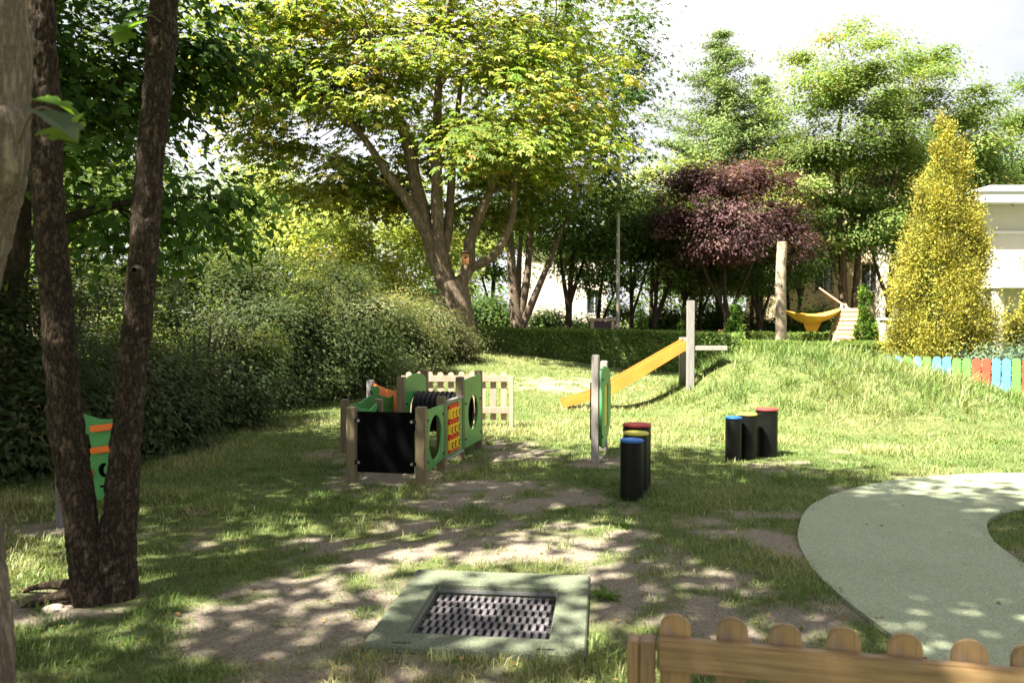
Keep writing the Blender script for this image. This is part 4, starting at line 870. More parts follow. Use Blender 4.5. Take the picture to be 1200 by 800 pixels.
# ------------------------------------------------------------------ buildings
def window(parent, x, y, z, w, h, frame=.07, dep=.08):
    mb = MB(); mb.box((x, y + .06, z), (w - .02, .02, h - .02)); pane = mb.build('pane', M['glass'], None)
    mb = MB()
    for sx in (-1, 1): mb.box((x + sx * (w / 2 - frame / 2), y, z), (frame, dep, h))
    for sz in (-1, 1): mb.box((x, y, z + sz * (h / 2 - frame / 2)), (w - 2 * frame - .004, dep, frame))
    mb.box((x, y + .01, z), (frame * .8, dep * .7, h - 2 * frame - .004))
    f = mb.build('window', M['white_trim'], parent); pane.parent = f
    mb = MB(); mb.box((x, y - .05, z - h / 2 - .04), (w + .16, .14, .05)); mb.build('sill', M['white_trim'], f)
def wall_with_holes(x0, x1, z0, z1, y, th, holes):
    """front wall built as boxes around rectangular openings (x,z,w,h)"""
    mb = MB(); xs = sorted({x0, x1, *[h[0] - h[2] / 2 for h in holes], *[h[0] + h[2] / 2 for h in holes]}); zs = sorted({z0, z1, *[h[1] - h[3] / 2 for h in holes], *[h[1] + h[3] / 2 for h in holes]})
    V = [(a, b) for a in xs for b in zs]; idx = {v: i for i, v in enumerate(V)}
    bm = mb.b; vf = {v: bm.verts.new((v[0], y, v[1])) for v in V}
    for i in range(len(xs) - 1):
        for j in range(len(zs) - 1):
            cx, cz = (xs[i] + xs[i + 1]) / 2, (zs[j] + zs[j + 1]) / 2
            if any(abs(cx - h[0]) < h[2] / 2 and abs(cz - h[1]) < h[3] / 2 for h in holes): continue
            bm.faces.new((vf[xs[i], zs[j]], vf[xs[i + 1], zs[j]], vf[xs[i + 1], zs[j + 1]], vf[xs[i], zs[j + 1]]))
    r = bmesh.ops.extrude_face_region(bm, geom=bm.faces[:]); bmesh.ops.translate(bm, vec=(0, th, 0), verts=[e for e in r['geom'] if isinstance(e, bmesh.types.BMVert)])
    for v in [v for v in bm.verts if not v.link_faces]: bm.verts.remove(v)
    return mb
def house(name, label, x0, x1, d, h, depth, mat, holes, roof):
    t = thing(name, label, 'building', ((x0 + x1) / 2, d, 0)); cx = (x0 + x1) / 2; w = x1 - x0
    hl = [(hx - cx, hz, hw, hh) for hx, hz, hw, hh in holes]
    wall_with_holes(-w / 2, w / 2, -.3, h, 0, .3, hl).build('wall', mat, t)
    mb = MB(); mb.box((-w / 2 + .15, .3 + depth / 2, h / 2 - .15), (.3, depth - .004, h + .3)); mb.box((w / 2 - .15, .3 + depth / 2, h / 2 - .15), (.3, depth - .004, h + .3)); mb.box((0, depth + .45, h / 2 - .15), (w, .3, h + .3)); mb.build('side_wall', mat, t)
    for q in hl: window(t, q[0], .12, q[1], q[2], q[3])
    if roof == 'flat':
        mb = MB(); mb.box((0, depth / 2, h + .22), (w + 1.0, depth + 1.4, .42)); mb.build('eave', M['white_trim'], t)
        b = MB(); bm = b.b; W2, D0, D1 = w / 2 + .55, -.75, depth + .75; top = h + .44
        lo = [bm.verts.new(v) for v in ((-W2, D0, top), (W2, D0, top), (W2, D1, top), (-W2, D1, top))]; hi = [bm.verts.new(v) for v in ((-W2 + 1.1, D0 + 1, top + .42), (W2 - 1.1, D0 + 1, top + .42), (W2 - 1.1, D1 - 1, top + .42), (-W2 + 1.1, D1 - 1, top + .42))]
        bm.faces.new(lo[::-1]); bm.faces.new(hi)
        for i in range(4): bm.faces.new((lo[i], lo[(i + 1) % 4], hi[(i + 1) % 4], hi[i]))
        b.build('roof', M['roof_gray'], t)
    else:
        b = MB(); b.prism([(-.6, h), (depth / 2 + .3, h + 2.2), (depth + 1.2, h)], -w / 2 - .4, w / 2 + .4, Matrix.Rotation(R(90), 4, 'Z')); b.build('roof', M['roof_gray'], t)
    return t
wh = house('white_house', 'white house with grey hipped roof and balcony at the right edge', X(1146, 34), X(1146, 34) + 12, 34, 6.35, 9, M['white_wall'],
      [(X(1176, 34), 1.25, 1.0, 1.5), (X(1178, 34) + 2.6, 1.25, 1.2, 1.5), (X(1178, 34) + 2.6, 4.2, 1.2, 1.7), (X(1178, 34) + 5.6, 4.2, 1.2, 1.7)], 'flat')
mb = MB(); mb.box((-3.6, -.75, 2.95), (4.6, 1.46, .2)); mb.build('balcony', M['white_trim'], wh)
mb = MB(); mb.box((-3.6, -1.42, 4.05), (4.6, .06, .07)); mb.build('balcony_rail', M['white_trim'], wh)
for q in range(20):
    mb = MB(); mb.box((-5.85 + q * .235, -1.42, 3.53), (.05, .03, .96)); mb.build('baluster', M['white_trim'], wh)
mb = MB(); mb.box((0, -.04, 5.2), (12.06, .08, .12)); mb.build('string_course', M['white_trim'], wh)
mb = MB(); mb.box((-5.65, -.75, 1.27), (.35, .35, 3.12)); mb.build('balcony_post', M['white_wall'], wh)
house('cream_house', 'cream-yellow house half hidden behind the locust trunks', X(925, 46), X(1075, 46), 46, 10.5, 8, M['cream_wall'],
      [(X(965, 46), 7.2, 1.1, 1.6), (X(1020, 46), 3.9, 1.1, 1.6), (X(1020, 46), 7.2, 1.1, 1.6), (X(965, 46), 3.9, 1.1, 1.6), (X(1055, 46), 5.6, 1.0, 1.5)], 'gable')
house('pink_house', 'pale pinkish plain house wall behind the tree row', X(610, 50), X(712, 50), 50, 6.6, 8, M['pink_wall'], [(X(697, 50), 2.6, 1.0, 1.5)], 'gable')
wp = thing('garden_wall', 'short white wall pier left of the golden conifer', 'wall', (X(1046, 27), 27, 0))
mb = MB(); mb.box((0, 0, .78), (.75, .3, 1.56), bev=.01); mb.build('pier', M['white_wall'], wp); mb = MB(); mb.box((0, 0, 1.6), (.85, .4, .08), bev=.01); mb.build('coping', M['white_trim'], wp)
lw = thing('boundary_wall', 'pale boundary wall seen through the leaves on the far left', 'wall', (-14, 27, 0))
mb = MB(); mb.box((0, 0, .9), (16, .25, 1.8)); mb.build('wall_panel', M['pink_wall'], lw); mb = MB(); mb.box((0, 0, 1.84), (16.1, .35, .08)); mb.build('coping', M['white_trim'], lw)

# small garden shed left behind the chestnut trunk
sh = thing('garden_shed', 'small white shed with dark green roof edge behind the chestnut trunk', 'shed', (X(497, 30), 30, h1(X(497, 30), 30)))
mb = MB(); mb.box((0, 0, .95), (1.5, 1.2, 1.9), bev=.01); mb.build('wall', M['white_wall'], sh)
mb = MB(); mb.box((0, -.05, 1.98), (1.75, 1.5, .14), Matrix.Rotation(R(4), 4, 'X'), bev=.01); mb.build('roof', M['green_panel'], sh)
mb = MB(); mb.box((.3, -.62, .8), (.6, .04, 1.5), bev=.005); dd = mb.build('door', M['white_trim'], sh)
mb = MB(); mb.box((.08, -.66, .8), (.03, .03, .12), bev=.004); mb.build('handle', M['steel'], dd)

# blue car on the street behind the shrubs
car = thing('parked_car', 'light blue car glimpsed through the leaves behind the dark stems', 'car', (X(126, 24.5), 24.5, 0))
prof = [(-2.0, .35), (-2.05, .7), (-1.95, .95), (-1.35, 1.02), (-.75, 1.45), (.75, 1.5), (1.45, 1.05), (2.0, .98), (2.08, .6), (2.0, .35)]
mb = MB(); mb.prism(prof, -.82, .82, bev=.05); mb.build('body', M['car_blue'], car, True)
for s in (-1, 1):
    mb = MB(); mb.prism([(-1.05, 1.06), (-.68, 1.38), (-.02, 1.42), (-.02, 1.06)], .822 * s, .828 * s); mb.build('side_window', M['glass'], car)
    mb = MB(); mb.prism([(.06, 1.06), (.06, 1.42), (.66, 1.42), (1.15, 1.06)], .822 * s, .828 * s); mb.build('side_window', M['glass'], car)
    for wx in (-1.3, 1.3):
        mb = MB(); mb.cyl((wx, .76 * s, .32), .32, .2, 24, M=Matrix.Rotation(R(90), 4, 'X'), bev=.03); ty_ = mb.build('wheel', M['black_rubber'], car, True)
        mb = MB(); mb.cyl((wx, .865 * s, .32), .19, .02, 16, M=Matrix.Rotation(R(90), 4, 'X')); mb.build('rim', M['steel'], ty_)
    mb = MB(); mb.box((-2.03, .62 * s, .82), (.06, .28, .16), bev=.01); mb.build('tail_light', M['red'], car)

# slim pole
pole = thing('pole', 'slim straight grey pole behind the hedge', 'pole', (X(724, 29.5), 29.5, 0))
mb = MB(); mb.tube([(0, 0, -.1), (0, 0, 3.5), (0, 0, 7.5)], [.075, .065, .05], 12); mb.build('shaft', M['post_gray'], pole, True)
mb = MB(); mb.cyl((0, 0, .12), .11, .3, 12); mb.build('base', M['post_gray'], pole)

# framed board and benches behind the hedge
fb = thing('framed_board', 'small pale-framed dark board just above the hedge', 'board', (X(706, 28.6), 28.6, 0))
zt = Z(376, 28.6); w_ = .72
for s in (-1, 1):
    mb = MB(); mb.box((s * w_ / 2, 0, zt / 2), (.11, .10, zt), bev=.008); mb.build('post', M['pale_wood'], fb)
mb = MB(); mb.box((0, 0, zt + .05), (w_ + .22, .14, .1), bev=.01); mb.build('top_rail', M['pale_wood'], fb)
mb = MB(); mb.box((0, .02, zt - .32), (w_ - .12, .03, .62)); mb.build('board', M['dark_paint'], fb)
for q, (px, lab) in enumerate([(790, 'long dark bench behind the hedge left of the slide post'), (826, 'bench with brown ends behind the hedge right of the slide post'), (738, 'short brown bench by the slim pole')]):
    wB = (1.4, 1.2, .5)[q]; bn = thing('bench', lab, 'bench', (X(px, 29.6), 29.6, 0), 0, 'benches behind the hedge')
    for s in (-1, 1):
        mb = MB(); mb.box((s * wB / 2, 0, .6), (.09, .5, 1.2), bev=.01); mb.build('end_post', M['birdbox'], bn)
    for zz in (.8, .95, 1.1):
        mb = MB(); mb.box((0, .12, zz), (wB - .1, .03, .11), bev=.006); mb.build('back_slat', M['dark_paint'], bn)
    for yy in (-.18, -.04, .1):
        mb = MB(); mb.box((0, yy, .45), (wB - .1, .11, .035), bev=.006); mb.build('seat_slat', M['dark_paint'], bn)

# bleached log
lg = thing('log_post', 'tall bleached dead trunk standing behind the hedge left of the sail', 'log', (X(915, 27), 27, 0))
wd = Wood(); bark_stem(wd, [(0, 0, -.2), (.01, 0, 1.4), (-.02, 0, 2.8), (.02, 0, Z(284, 27))], [.19, .175, .165, .16], 24, 90, .012, 4.4, (8, 8, 4))
wd.build('trunk', M['peeled_log'], lg)
mb = MB(); mb.cyl((.02, 0, Z(284, 27) - .02), .155, .06, 20, bev=.01); mb.build('cut_top', M['pale_wood'], lg)
for q in range(7):
    a = -1.57 + random.uniform(-1.2, 1.2); zz = .9 + q * .45
    mb = MB(); mb.cyl((.165 * math.cos(a), .165 * math.sin(a), zz), .035, .05, 8, .02, Matrix.Rotation(R(90), 4, 'X') ); mb.build('knot', M['bark_far'], lg)

# sail / hammock
ds = 28.0
sl = thing('shade_sail', 'orange-yellow hammock-like sail slung between the log and the wooden pyramid', 'sail', (X(953, ds), ds, 0))
x0s, x1s = X(919, ds) - X(953, ds), X(986, ds) - X(953, ds); zt0, zt1 = Z(363, ds), Z(361, ds)
nu, nv = 26, 12; SV = []
for i in range(nu):
    u = i / (nu - 1)
    for j in range(nv):
        v = j / (nv - 1); wv = (4 * u * (1 - u)) ** .8
        x = x0s + (x1s - x0s) * u; zt_ = zt0 + (zt1 - zt0) * u
        sag = .22 * wv; y = (v - .5) * 1.2 * wv
        zz = zt_ - sag - .30 * wv * math.sin(math.pi * v) * (1 - .2 * v) + .02 * math.sin(9 * u + 5 * v) + (.06 * wv if v > .5 else 0)
        SV.append((x, y, zz))
SF = [(i * nv + j, (i + 1) * nv + j, (i + 1) * nv + j + 1, i * nv + j + 1) for i in range(nu - 1) for j in range(nv - 1)]
so = np_mesh('cloth', SV, [np.array(SF)], M['sail'], sl, smooth=True); md = so.modifiers.new('thick', 'SOLIDIFY'); md.thickness = .012
# hanging panel of the sail
hp = [(-.42, -.02, Z(372, ds)), (.36, -.02, Z(371, ds)), (.16, .05, Z(388, ds)), (-.22, .05, Z(388, ds))]
b = MB(); vs = [b.b.verts.new(v) for v in hp]; b.b.faces.new(vs); hpo = b.build('hanging_panel', M['sail'], sl); hpo.modifiers.new('thick', 'SOLIDIFY').thickness = .012
for xx, zz in ((x0s, zt0), (x1s, zt1)):
    mb = MB(); mb.cyl((xx, 0, zz), .03, .06, 10); mb.build('ring', M['steel'], sl)

# wooden pyramid
pyd = 28.0
py = thing('wooden_pyramid', 'slatted pale wooden climbing pyramid with a slanting pole', 'climbing frame', (X(990, pyd), pyd, 0))
hpz = Z(361, pyd); n_sl = 13
for q in range(n_sl):
    z0_ = hpz * q / n_sl; f = q / n_sl
    hw_l = -.85 + .72 * f; hw_r = .50 - .12 * f; yb = -.75 + .65 * f
    mb = MB(); mb.box(((hw_l + hw_r) / 2, yb, z0_ + hpz / n_sl / 2), (hw_r - hw_l, .05, hpz / n_sl - .014), Matrix.Rotation(R(-26), 4, 'X'), bev=.006); mb.build('slat', M['slat_wood'], py)
for pa, pb in (((-.85, -.7, 0), (-.1, 0, hpz + .12)), ((.62, -.5, 0), (0, 0, hpz + .15)), ((-.6, .9, 0), (-.05, 0, hpz + .15))):
    mb = MB(); mb.tube([pa, pb], [.05, .05], 8); mb.build('leg_pole', M['pale_wood'], py)
mb = MB(); mb.tube([(X(963, pyd) - X(990, pyd), .3, Z(337, pyd)), (0, .05, hpz + .08), (.2, 0, hpz - .06)], [.03, .035, .035], 8); mb.build('slanting_pole', M['pale_wood'], py)

# ------------------------------------------------------------------ picket fences
def picket_profile(w, h, z0=0.0, n=10):
    r = w / 2
    return [(-r, z0), (r, z0), (r, h - r * .9)] + [(r * math.cos(a), h - r * .9 + r * .9 * math.sin(a)) for a in np.linspace(0, math.pi, n)[1:-1]] + [(-r, h - r * .9)]
def mesh_of(mb, mat, name):
    me = mb.mesh(name, True, 40); me.materials.append(mat); return me
# near fence
fa = math.atan2(-.24, .99)
nf = thing('picket_fence', 'brown wooden fence with rounded pickets in the foreground', 'fence', (X(757, 2.44), 2.44, 0), fa)
pk = mesh_of(MB().prism(picket_profile(.092, .755, .06, 14), 0, .022, bev=.004), M['fence_wood'], 'picket')
for q in range(15):
    o = inst('picket', pk, nf, (.095 + q * .160 + random.uniform(-.003, .003), .0, random.uniform(-.004, .004)))
    o.rotation_euler = (0, R(random.uniform(-.5, .5)), 0)
for zz in (.645, .20):
    mb = MB(); mb.box((1.245, -.021, zz), (2.41, .040, .098), bev=.007); mb.build('rail', M['rail_wood'], nf)
mb = MB(); mb.box((-.030, -.006, .335), (.037, .075, .685), bev=.005); mb.build('post', M['fence_wood'], nf)
mb = MB(); mb.box((.012, -.026, .338), (.043, .075, .70), bev=.005); mb.build('post', M['fence_wood'], nf)
mb = MB(); mb.box((2.50, -.012, .34), (.078, .075, .70), bev=.005); mb.build('post', M['fence_wood'], nf)
# pale fence behind the play house
d1 = 12.2
pf = thing('picket_fence', 'pale pinkish wooden fence with rounded pickets behind the play house', 'fence', (X(476, d1), d1 + .05, 0), R(-1.5))
pk = mesh_of(MB().prism(picket_profile(.088, .83, .10, 12), 0, .02, bev=.004), M['pale_wood'], 'picket')
for q in range(10): inst('picket', pk, pf, (.03 + q * .160, 0, random.uniform(-.006, .006)))
for zz in (.73, .255):
    mb = MB(); mb.box((.78, -.021, zz), (1.56, .040, .095), bev=.005); mb.build('rail', M['pale_wood'], pf)
for xx in (-.05, 1.585):
    mb = MB(); mb.box((xx, -.01, .38), (.06, .09, .78), bev=.005); mb.build('post', M['pale_wood'], pf)
# coloured fence on the right
cf = thing('coloured_fence', 'low fence of blue, green and red pickets under the golden conifer', 'fence', (X(1036, 17.9), 17.9, 0), math.atan2(-.5, 2.9))
seq = 'bbgbgbbggrrbbgrrbbggrrbb'
pms = {k: mesh_of(MB().prism(picket_profile(.165, .80, -.05, 10), 0, .025, bev=.005), M[m_], 'picket') for k, m_ in (('b', 'paint_blue'), ('g', 'paint_green'), ('r', 'paint_red'))}
fca = math.atan2(-.5, 2.9)
for q, k in enumerate(seq):
    lx_ = .1 + q * .2; wx = X(1036, 17.9) + math.cos(fca) * lx_; wy = 17.9 + math.sin(fca) * lx_
    zz = max(0, h1(wx, wy) - .02) * .8 - .03 * (q > 6)
    inst('picket', pms[k], cf, (lx_, 0, zz))
    rm = {'b': 'paint_blue', 'g': 'paint_green', 'r': 'paint_red'}[k]
    for rz_ in (.24, .56):
        mb = MB(); mb.box((lx_, .045, rz_ + zz), (.196, .035, .07), bev=.004); mb.build('rail', M[rm], cf)

# ------------------------------------------------------------------ sunken trampoline
tr = thing('ground_trampoline', 'square sunken trampoline with grey-green rubber surround', 'trampoline', (TR_C[0], TR_C[1], 0), TR_RZ)
OW, OD, IW, ID, IY = .555, .61, .372, .388, -.045
b = bmesh.new()
def ring(w, d, y, z): return [b.verts.new((sx * w, y + sy * d, z)) for sx, sy in ((-1, -1), (1, -1), (1, 1), (-1, 1))]
def band(a, c):
    for i in range(4): b.faces.new((a[i], a[(i + 1) % 4], c[(i + 1) % 4], c[i]))
r0, r1, r2, r3, r4 = ring(OW + .012, OD + .012, 0, -.08), ring(OW, OD, 0, .022), ring(OW - .008, OD - .008, 0, .030), ring(IW + .006, ID + .006, IY, .030), ring(IW, ID, IY, .024)
r5 = ring(IW, ID, IY, -.10)
band(r0, r1); band(r1, r2); band(r2, r3); band(r3, r4); band(r4, r5)
bmesh.ops.recalc_face_normals(b, faces=b.faces[:]); me = bpy.data.meshes.new('rubber_surround'); b.to_mesh(me); b.free(); me.materials.append(M['epdm_tile']); inst('rubber_surround', me, tr)
for sx, w in ((-.36, .10), (.36, .09)):
    mb = MB(); mb.box((sx, -.565, .0285), (w, .012, .006)); mb.build('lifting_slot', M['black_rubber'], tr)
mb = MB()
for s in (-1, 1):
    mb.box((s * (IW - .004), IY, -.012), (.006, 2 * ID - .004, .02)); mb.box((0, IY + s * (ID - .004), -.012), (2 * IW - .016, .006, .02))
mb.build('steel_rim', M['steel'], tr)
mb = MB(); mb.box((0, IY, -.055), (2 * IW - .02, 2 * ID - .02, .02)); mat_o = mb.build('mat', M['black_rubber'], tr)
nc_, nr_ = 32, 7; cw, rh = (2 * IW - .06) / nc_, (2 * ID - .07) / nr_
tm = mesh_of(MB().box((0, 0, 0), (cw * 1.08, rh * .99, .014), bev=.003, seg=1), M['tile_gray'], 'mat_tile')
for r_ in range(nr_):
    for c_ in range(nc_):
        if (r_ + c_) % 2 == 0:
            inst('mat_tile', tm, mat_o, (-IW + .03 + (c_ + .5) * cw, IY - ID + .035 + (r_ + .5) * rh, -.030 + random.uniform(-.0015, .0015)))
for r_ in range(nr_ + 1):
    mb = MB(); mb.cyl((0, IY - ID + .035 + r_ * rh, -.038), .004, 2 * IW - .02, 8, M=Matrix.Rotation(R(90), 4, 'Y')); mb.build('cable', M['black_rubber'], mat_o)

# ------------------------------------------------------------------ drum posts
def drum(label, x, y, r, h, capm, group):
    t = thing('drum_post', label, 'drum', (x, y, h1(x, y)), random.uniform(0, 6), group)
    mb = MB(); mb.cyl((0, 0, h / 2 - .06), r, h + .1, 40, bev=.004); mb.build('tube', M['black_plastic'], t, True)
    mb = MB(); mb.cyl((0, 0, h + .002), r + .006, .022, 40, bev=.007); mb.build('cap', M[capm], t, True)
    mb = MB()
    for a in (0, 2.1, 4.2): mb.cyl((math.cos(a) * (r + .001), math.sin(a) * (r + .001), h - .05), .008, .01, 8, M=Matrix.Rotation(a, 4, 'Z') @ Matrix.Rotation(R(90), 4, 'Y'))
    mb.build('rivets', M['black_rubber'], t)
G1, G2 = 'drums beside the green panel', 'drums by the grass mound'
drum('blue-capped black drum, nearest of the three beside the green panel', X(741, 7.3), 7.3, .103, .535, 'blue', G1)
drum('yellow-green capped black drum in the middle of the three beside the panel', X(746, 7.6), 7.6, .115, .56, 'yellow', G1)
drum('red-capped black drum, rearmost and widest of the three beside the panel', X(747, 7.92), 7.92, .135, .60, 'red', G1)
drum('blue-capped black drum, leftmost of the three by the mound', X(860.5, 9.35), 9.35, .092, .50, 'blue', G2)
drum('yellow-green capped black drum in the middle of the three by the mound', X(877, 9.5), 9.5, .105, .52, 'yellow', G2)
drum('red-capped black drum, rightmost and widest by the mound', X(899.5, 9.7), 9.7, .128, .56, 'red', G2)

# ------------------------------------------------------------------ play panels
def panel_with_hole(w, h, th, holes, outline=None, bev=.004):
    """flat board in x,z with cut-outs, each a list of points; made as a filled curve"""
    cu = bpy.data.curves.new('tmp', 'CURVE'); cu.dimensions = '2D'; cu.fill_mode = 'BOTH'; cu.extrude = th / 2 - bev; cu.bevel_depth = bev; cu.bevel_resolution = 1
    for loop in [outline or [(-w / 2, 0), (w / 2, 0), (w / 2, h), (-w / 2, h)]] + holes:
        s = cu.splines.new('POLY'); s.points.add(len(loop) - 1); s.use_cyclic_u = True
        for i, p in enumerate(loop): s.points[i].co = (p[0], p[1], 0, 1)
    ob = bpy.data.objects.new('tmp', cu); COL.objects.link(ob)
    dg = bpy.context.evaluated_depsgraph_get(); me = bpy.data.meshes.new_from_object(ob.evaluated_get(dg)); bpy.data.objects.remove(ob)
    me.transform(Matrix.Rotation(R(90), 4, 'X')); me.materials.clear(); return me
def circle(cx, cz, r, n=36): return [(cx + r * math.cos(a), cz + r * math.sin(a)) for a in np.linspace(0, 2 * math.pi, n, endpoint=False)]
def add_panel(name, me, mat, parent, p, q, z, off=0.0):
    """stand a board between plan points p and q"""
    p = Vector(p); q = Vector(q); c = (p + q) / 2; a = math.atan2(q.y - p.y, q.x - p.x)
    me.materials.append(M[mat]); o = inst(name, me, parent, (c.x - math.sin(a) * off, c.y + math.cos(a) * off, z), a)
    ln = (q - p).length / 2 - .075
    for sx in (-1, 1):
        for zz in (.10, .52):
            mb = MB(); mb.cyl((sx * ln, -.016, zz), .012, .014, 10, M=Matrix.Rotation(R(90), 4, 'X')); mb.build('bolt', M['black_plastic'], o)
    return o

# free-standing green panel seen edge-on
ep = thing('activity_stand', 'upright green play panel on two grey posts, seen nearly edge-on', 'play panel', (X(698, 9.2), 9.2, h1(X(698, 9.2), 9.2)), math.atan2(10.0 - 9.2, X(708, 10.0) - X(698, 9.2)))
for xx, h_ in ((0, 1.23), (.83, 1.12)):
    mb = MB(); mb.box((xx, 0, h_ / 2 - .05), (.085, .085, h_ + .1), bev=.008); mb.build('post', M['post_gray'], ep)
out_ = [(-.03, .20), (.2, .14), (.6, .24), (.86, .42), (.9, .80), (.72, 1.02), (.3, 1.08), (-.03, 1.05)]
me = panel_with_hole(1, 1, .03, [[(.22, .36), (.6, .36), (.6, .86), (.22, .86)]], out_); me.materials.append(M['green_panel']); inst('board', me, ep, (0, -.065, 0))
mb = MB(); mb.box((.41, -.06, .61), (.40, .012, .52)); mb.build('window_pane', M['yellow'], ep)
mb = MB(); mb.box((.42, .06, .58), (.72, .02, .66), bev=.004); mb.build('back_board', M['black_board'], ep)
mb = MB()
for zz in (.3, .95):
    for xx in (0, .83): mb.cyl((xx, -.085, zz), .014, .012, 10, M=Matrix.Rotation(R(90), 4, 'X'))
mb.build('bolts', M['black_plastic'], ep)

# panel behind the twin stems
lpn = thing('activity_stand', 'green play panel with orange bars seen between the two dark stems', 'play panel', (X(70, 6.35), 6.35, h1(X(70, 6.35), 6.35)), R(12))
for xx in (0, .47):
    mb = MB(); mb.box((xx, 0, .40), (.085, .085, .90), bev=.008); mb.build('post', M['post_dark'], lpn)
wav = [(.03 + .43 * i / 16, .88 + .035 * math.sin(i / 16 * 5.2 + .9)) for i in range(17)]
out_ = [(.03, .22), (.46, .22)] + wav[::-1]
ms = [[(.14, .50), (.22, .50), (.24, .62), (.22, .74), (.14, .74)], circle(.14, .36, .03, 14),
      [(.33 + .05 * math.cos(a), .45 + .06 * math.sin(a)) for a in np.linspace(1.4, 4.9, 10)] + [(.345 + .02 * math.cos(a), .45 + .035 * math.sin(a)) for a in np.linspace(4.9, 1.4, 10)],
      [(.29, .33), (.42, .35), (.42, .32), (.37, .31), (.37, .26), (.34, .26), (.34, .315), (.29, .305)]]
me = panel_with_hole(1, 1, .025, ms, out_, .003); me.materials.append(M['green_panel']); inst('board', me, lpn, (0, -.065, 0))
mb = MB(); mb.box((.25, -.04, .45), (.38, .01, .40)); mb.build('back_board', M['black_board'], lpn)
for zz, ww in ((.79, .26), (.62, .26)):
    mb = MB(); mb.box((.345, -.10, zz), (ww - .04, .045, .05), Matrix.Rotation(R(-6), 4, 'Y'), bev=.008); mb.build('bar', M['orange_panel'], lpn)
mb = MB(); mb.cyl((.20, -.09, .43), .05, .03, 20, M=Matrix.Rotation(R(90), 4, 'X'), bev=.006); mb.build('turning_disc', M['orange_panel'], lpn)

# ------------------------------------------------------------------ play house
PB = Vector((-.90, 8.02)); ph = thing('play_house', 'low green play house with black board, tunnel and game panel', 'play house', (PB.x, PB.y, 0), math.atan2(-.19, .98))
P_ = {'A': (-.725, 0), 'B': (0, 0), 'C': (0, .72), 'D': (.02, 1.44), 'E': (.05, 2.25), 'F': (-.70, 1.44), 'G': (-.66, 2.25), 'J': (-.715, .72), 'H': (-1.45, 1.55), 'I': (-1.58, 2.75)}
HT = {'A': .75, 'B': .765, 'C': .80, 'D': .96, 'E': .985, 'F': .95, 'G': .975, 'J': .76, 'H': .66, 'I': .80}
for k in P_:
    s = .10 if k in 'AB' else .088
    mb = MB(); mb.box((P_[k][0], P_[k][1], HT[k] / 2 - .06), (s, s, HT[k] + .12), bev=.007); mb.build('post', M['post_gray'] if k == 'I' else M['post_wood'], ph)
mb = MB(); mb.box((-.3625, -.03, .405), (.595, .018, .61), bev=.004); bd = mb.build('board', M['black_board'], ph); bd['label'] = 'square black writing board facing the camera'
for xx in (-.64, -.085):
    for zz in (.2, .62):
        mb = MB(); mb.box((xx + (-.025 if xx < -.3 else .025), -.034, zz), (.05, .034, .045), bev=.005); bk = mb.build('bracket', M['black_plastic'], ph)
        mb = MB(); mb.cyl((xx, -.053, zz), .014, .012, 10, M=Matrix.Rotation(R(90), 4, 'X')); mb.build('bolt', M['steel'], bk)
# B-C board with a round hole
me = panel_with_hole(.60, .62, .022, [circle(0, .31, .235)], [(-.31, 0), (.31, .05), (.31, .62), (-.31, .62)]); add_panel('hole_panel', me, 'green_panel', ph, P_['B'], P_['C'], .10, -.03)
# C-D game panel
gp_c = Vector(P_['C']); gp_d = Vector(P_['D'])
ga = math.atan2(gp_d.y - gp_c.y, gp_d.x - gp_c.x)
gm = bpy.data.objects.new('game_panel', panel_with_hole(.62, .60, .02, [[(-.25, .04), (.13, .04), (.13, .56), (-.25, .56)]], None)); COL.objects.link(gm); gm.parent = ph
gm.data.materials.append(M['green_panel']); gm.location = ((gp_c.x + gp_d.x) / 2 + .03, (gp_c.y + gp_d.y) / 2, .12); gm.rotation_euler = (0, 0, ga)
for zz in (-.012, .612):
    mb = MB(); mb.box((0, 0, zz), (.64, .05, .026), bev=.004); mb.build('frame_rail', M['post_gray'], gm)
rg = random.Random(4)
for r_ in range(3):
    for c_ in range(3):
        cx_g, cz_g = -.187 + c_ * .127, .13 + r_ * .17
        mb = MB(); mb.cyl((cx_g, 0, cz_g), .052, .105, 24, bev=.005); rl = mb.build('game_roller', M['game_yellow'], gm, True)
        # black crescent mark on each roller, red rings between
        a0 = rg.uniform(-.5, .5); pts_o = []
        mb = MB()
        for s_ in range(8):
            a1 = math.pi * (.35 + 1.3 * s_ / 8); 
            mb.box((cx_g + .022 * math.cos(a1) + a0 * .03, -.0525 + .002 * abs(a0), cz_g + .03 * math.sin(a1)), (.011, .004, .013), Matrix.Rotation(-a1, 4, 'Y'))
        mb.build('mark', M['black_board'], rl)
    for c_ in range(4):
        mb = MB()
        cx_g = -.22 + c_ * .105
        mb.box((cx_g, 0, .13 + r_ * .17 + .083), (.075, .07, .035), Matrix.Rotation(R(-18), 4, 'Y'), bev=.01); mb.build('divider', M['game_red'], gm)
mb = MB(); mb.box((-.06, 0, .052), (.38, .06, .02), bev=.004); mb.build('divider', M['game_red'], gm)
for r_ in range(3):
    mb = MB(); mb.cyl((-.06, 0, .13 + r_ * .17), .008, .40, 8, M=Matrix.Rotation(R(90), 4, 'Y')); mb.build('axle', M['steel'], gm)
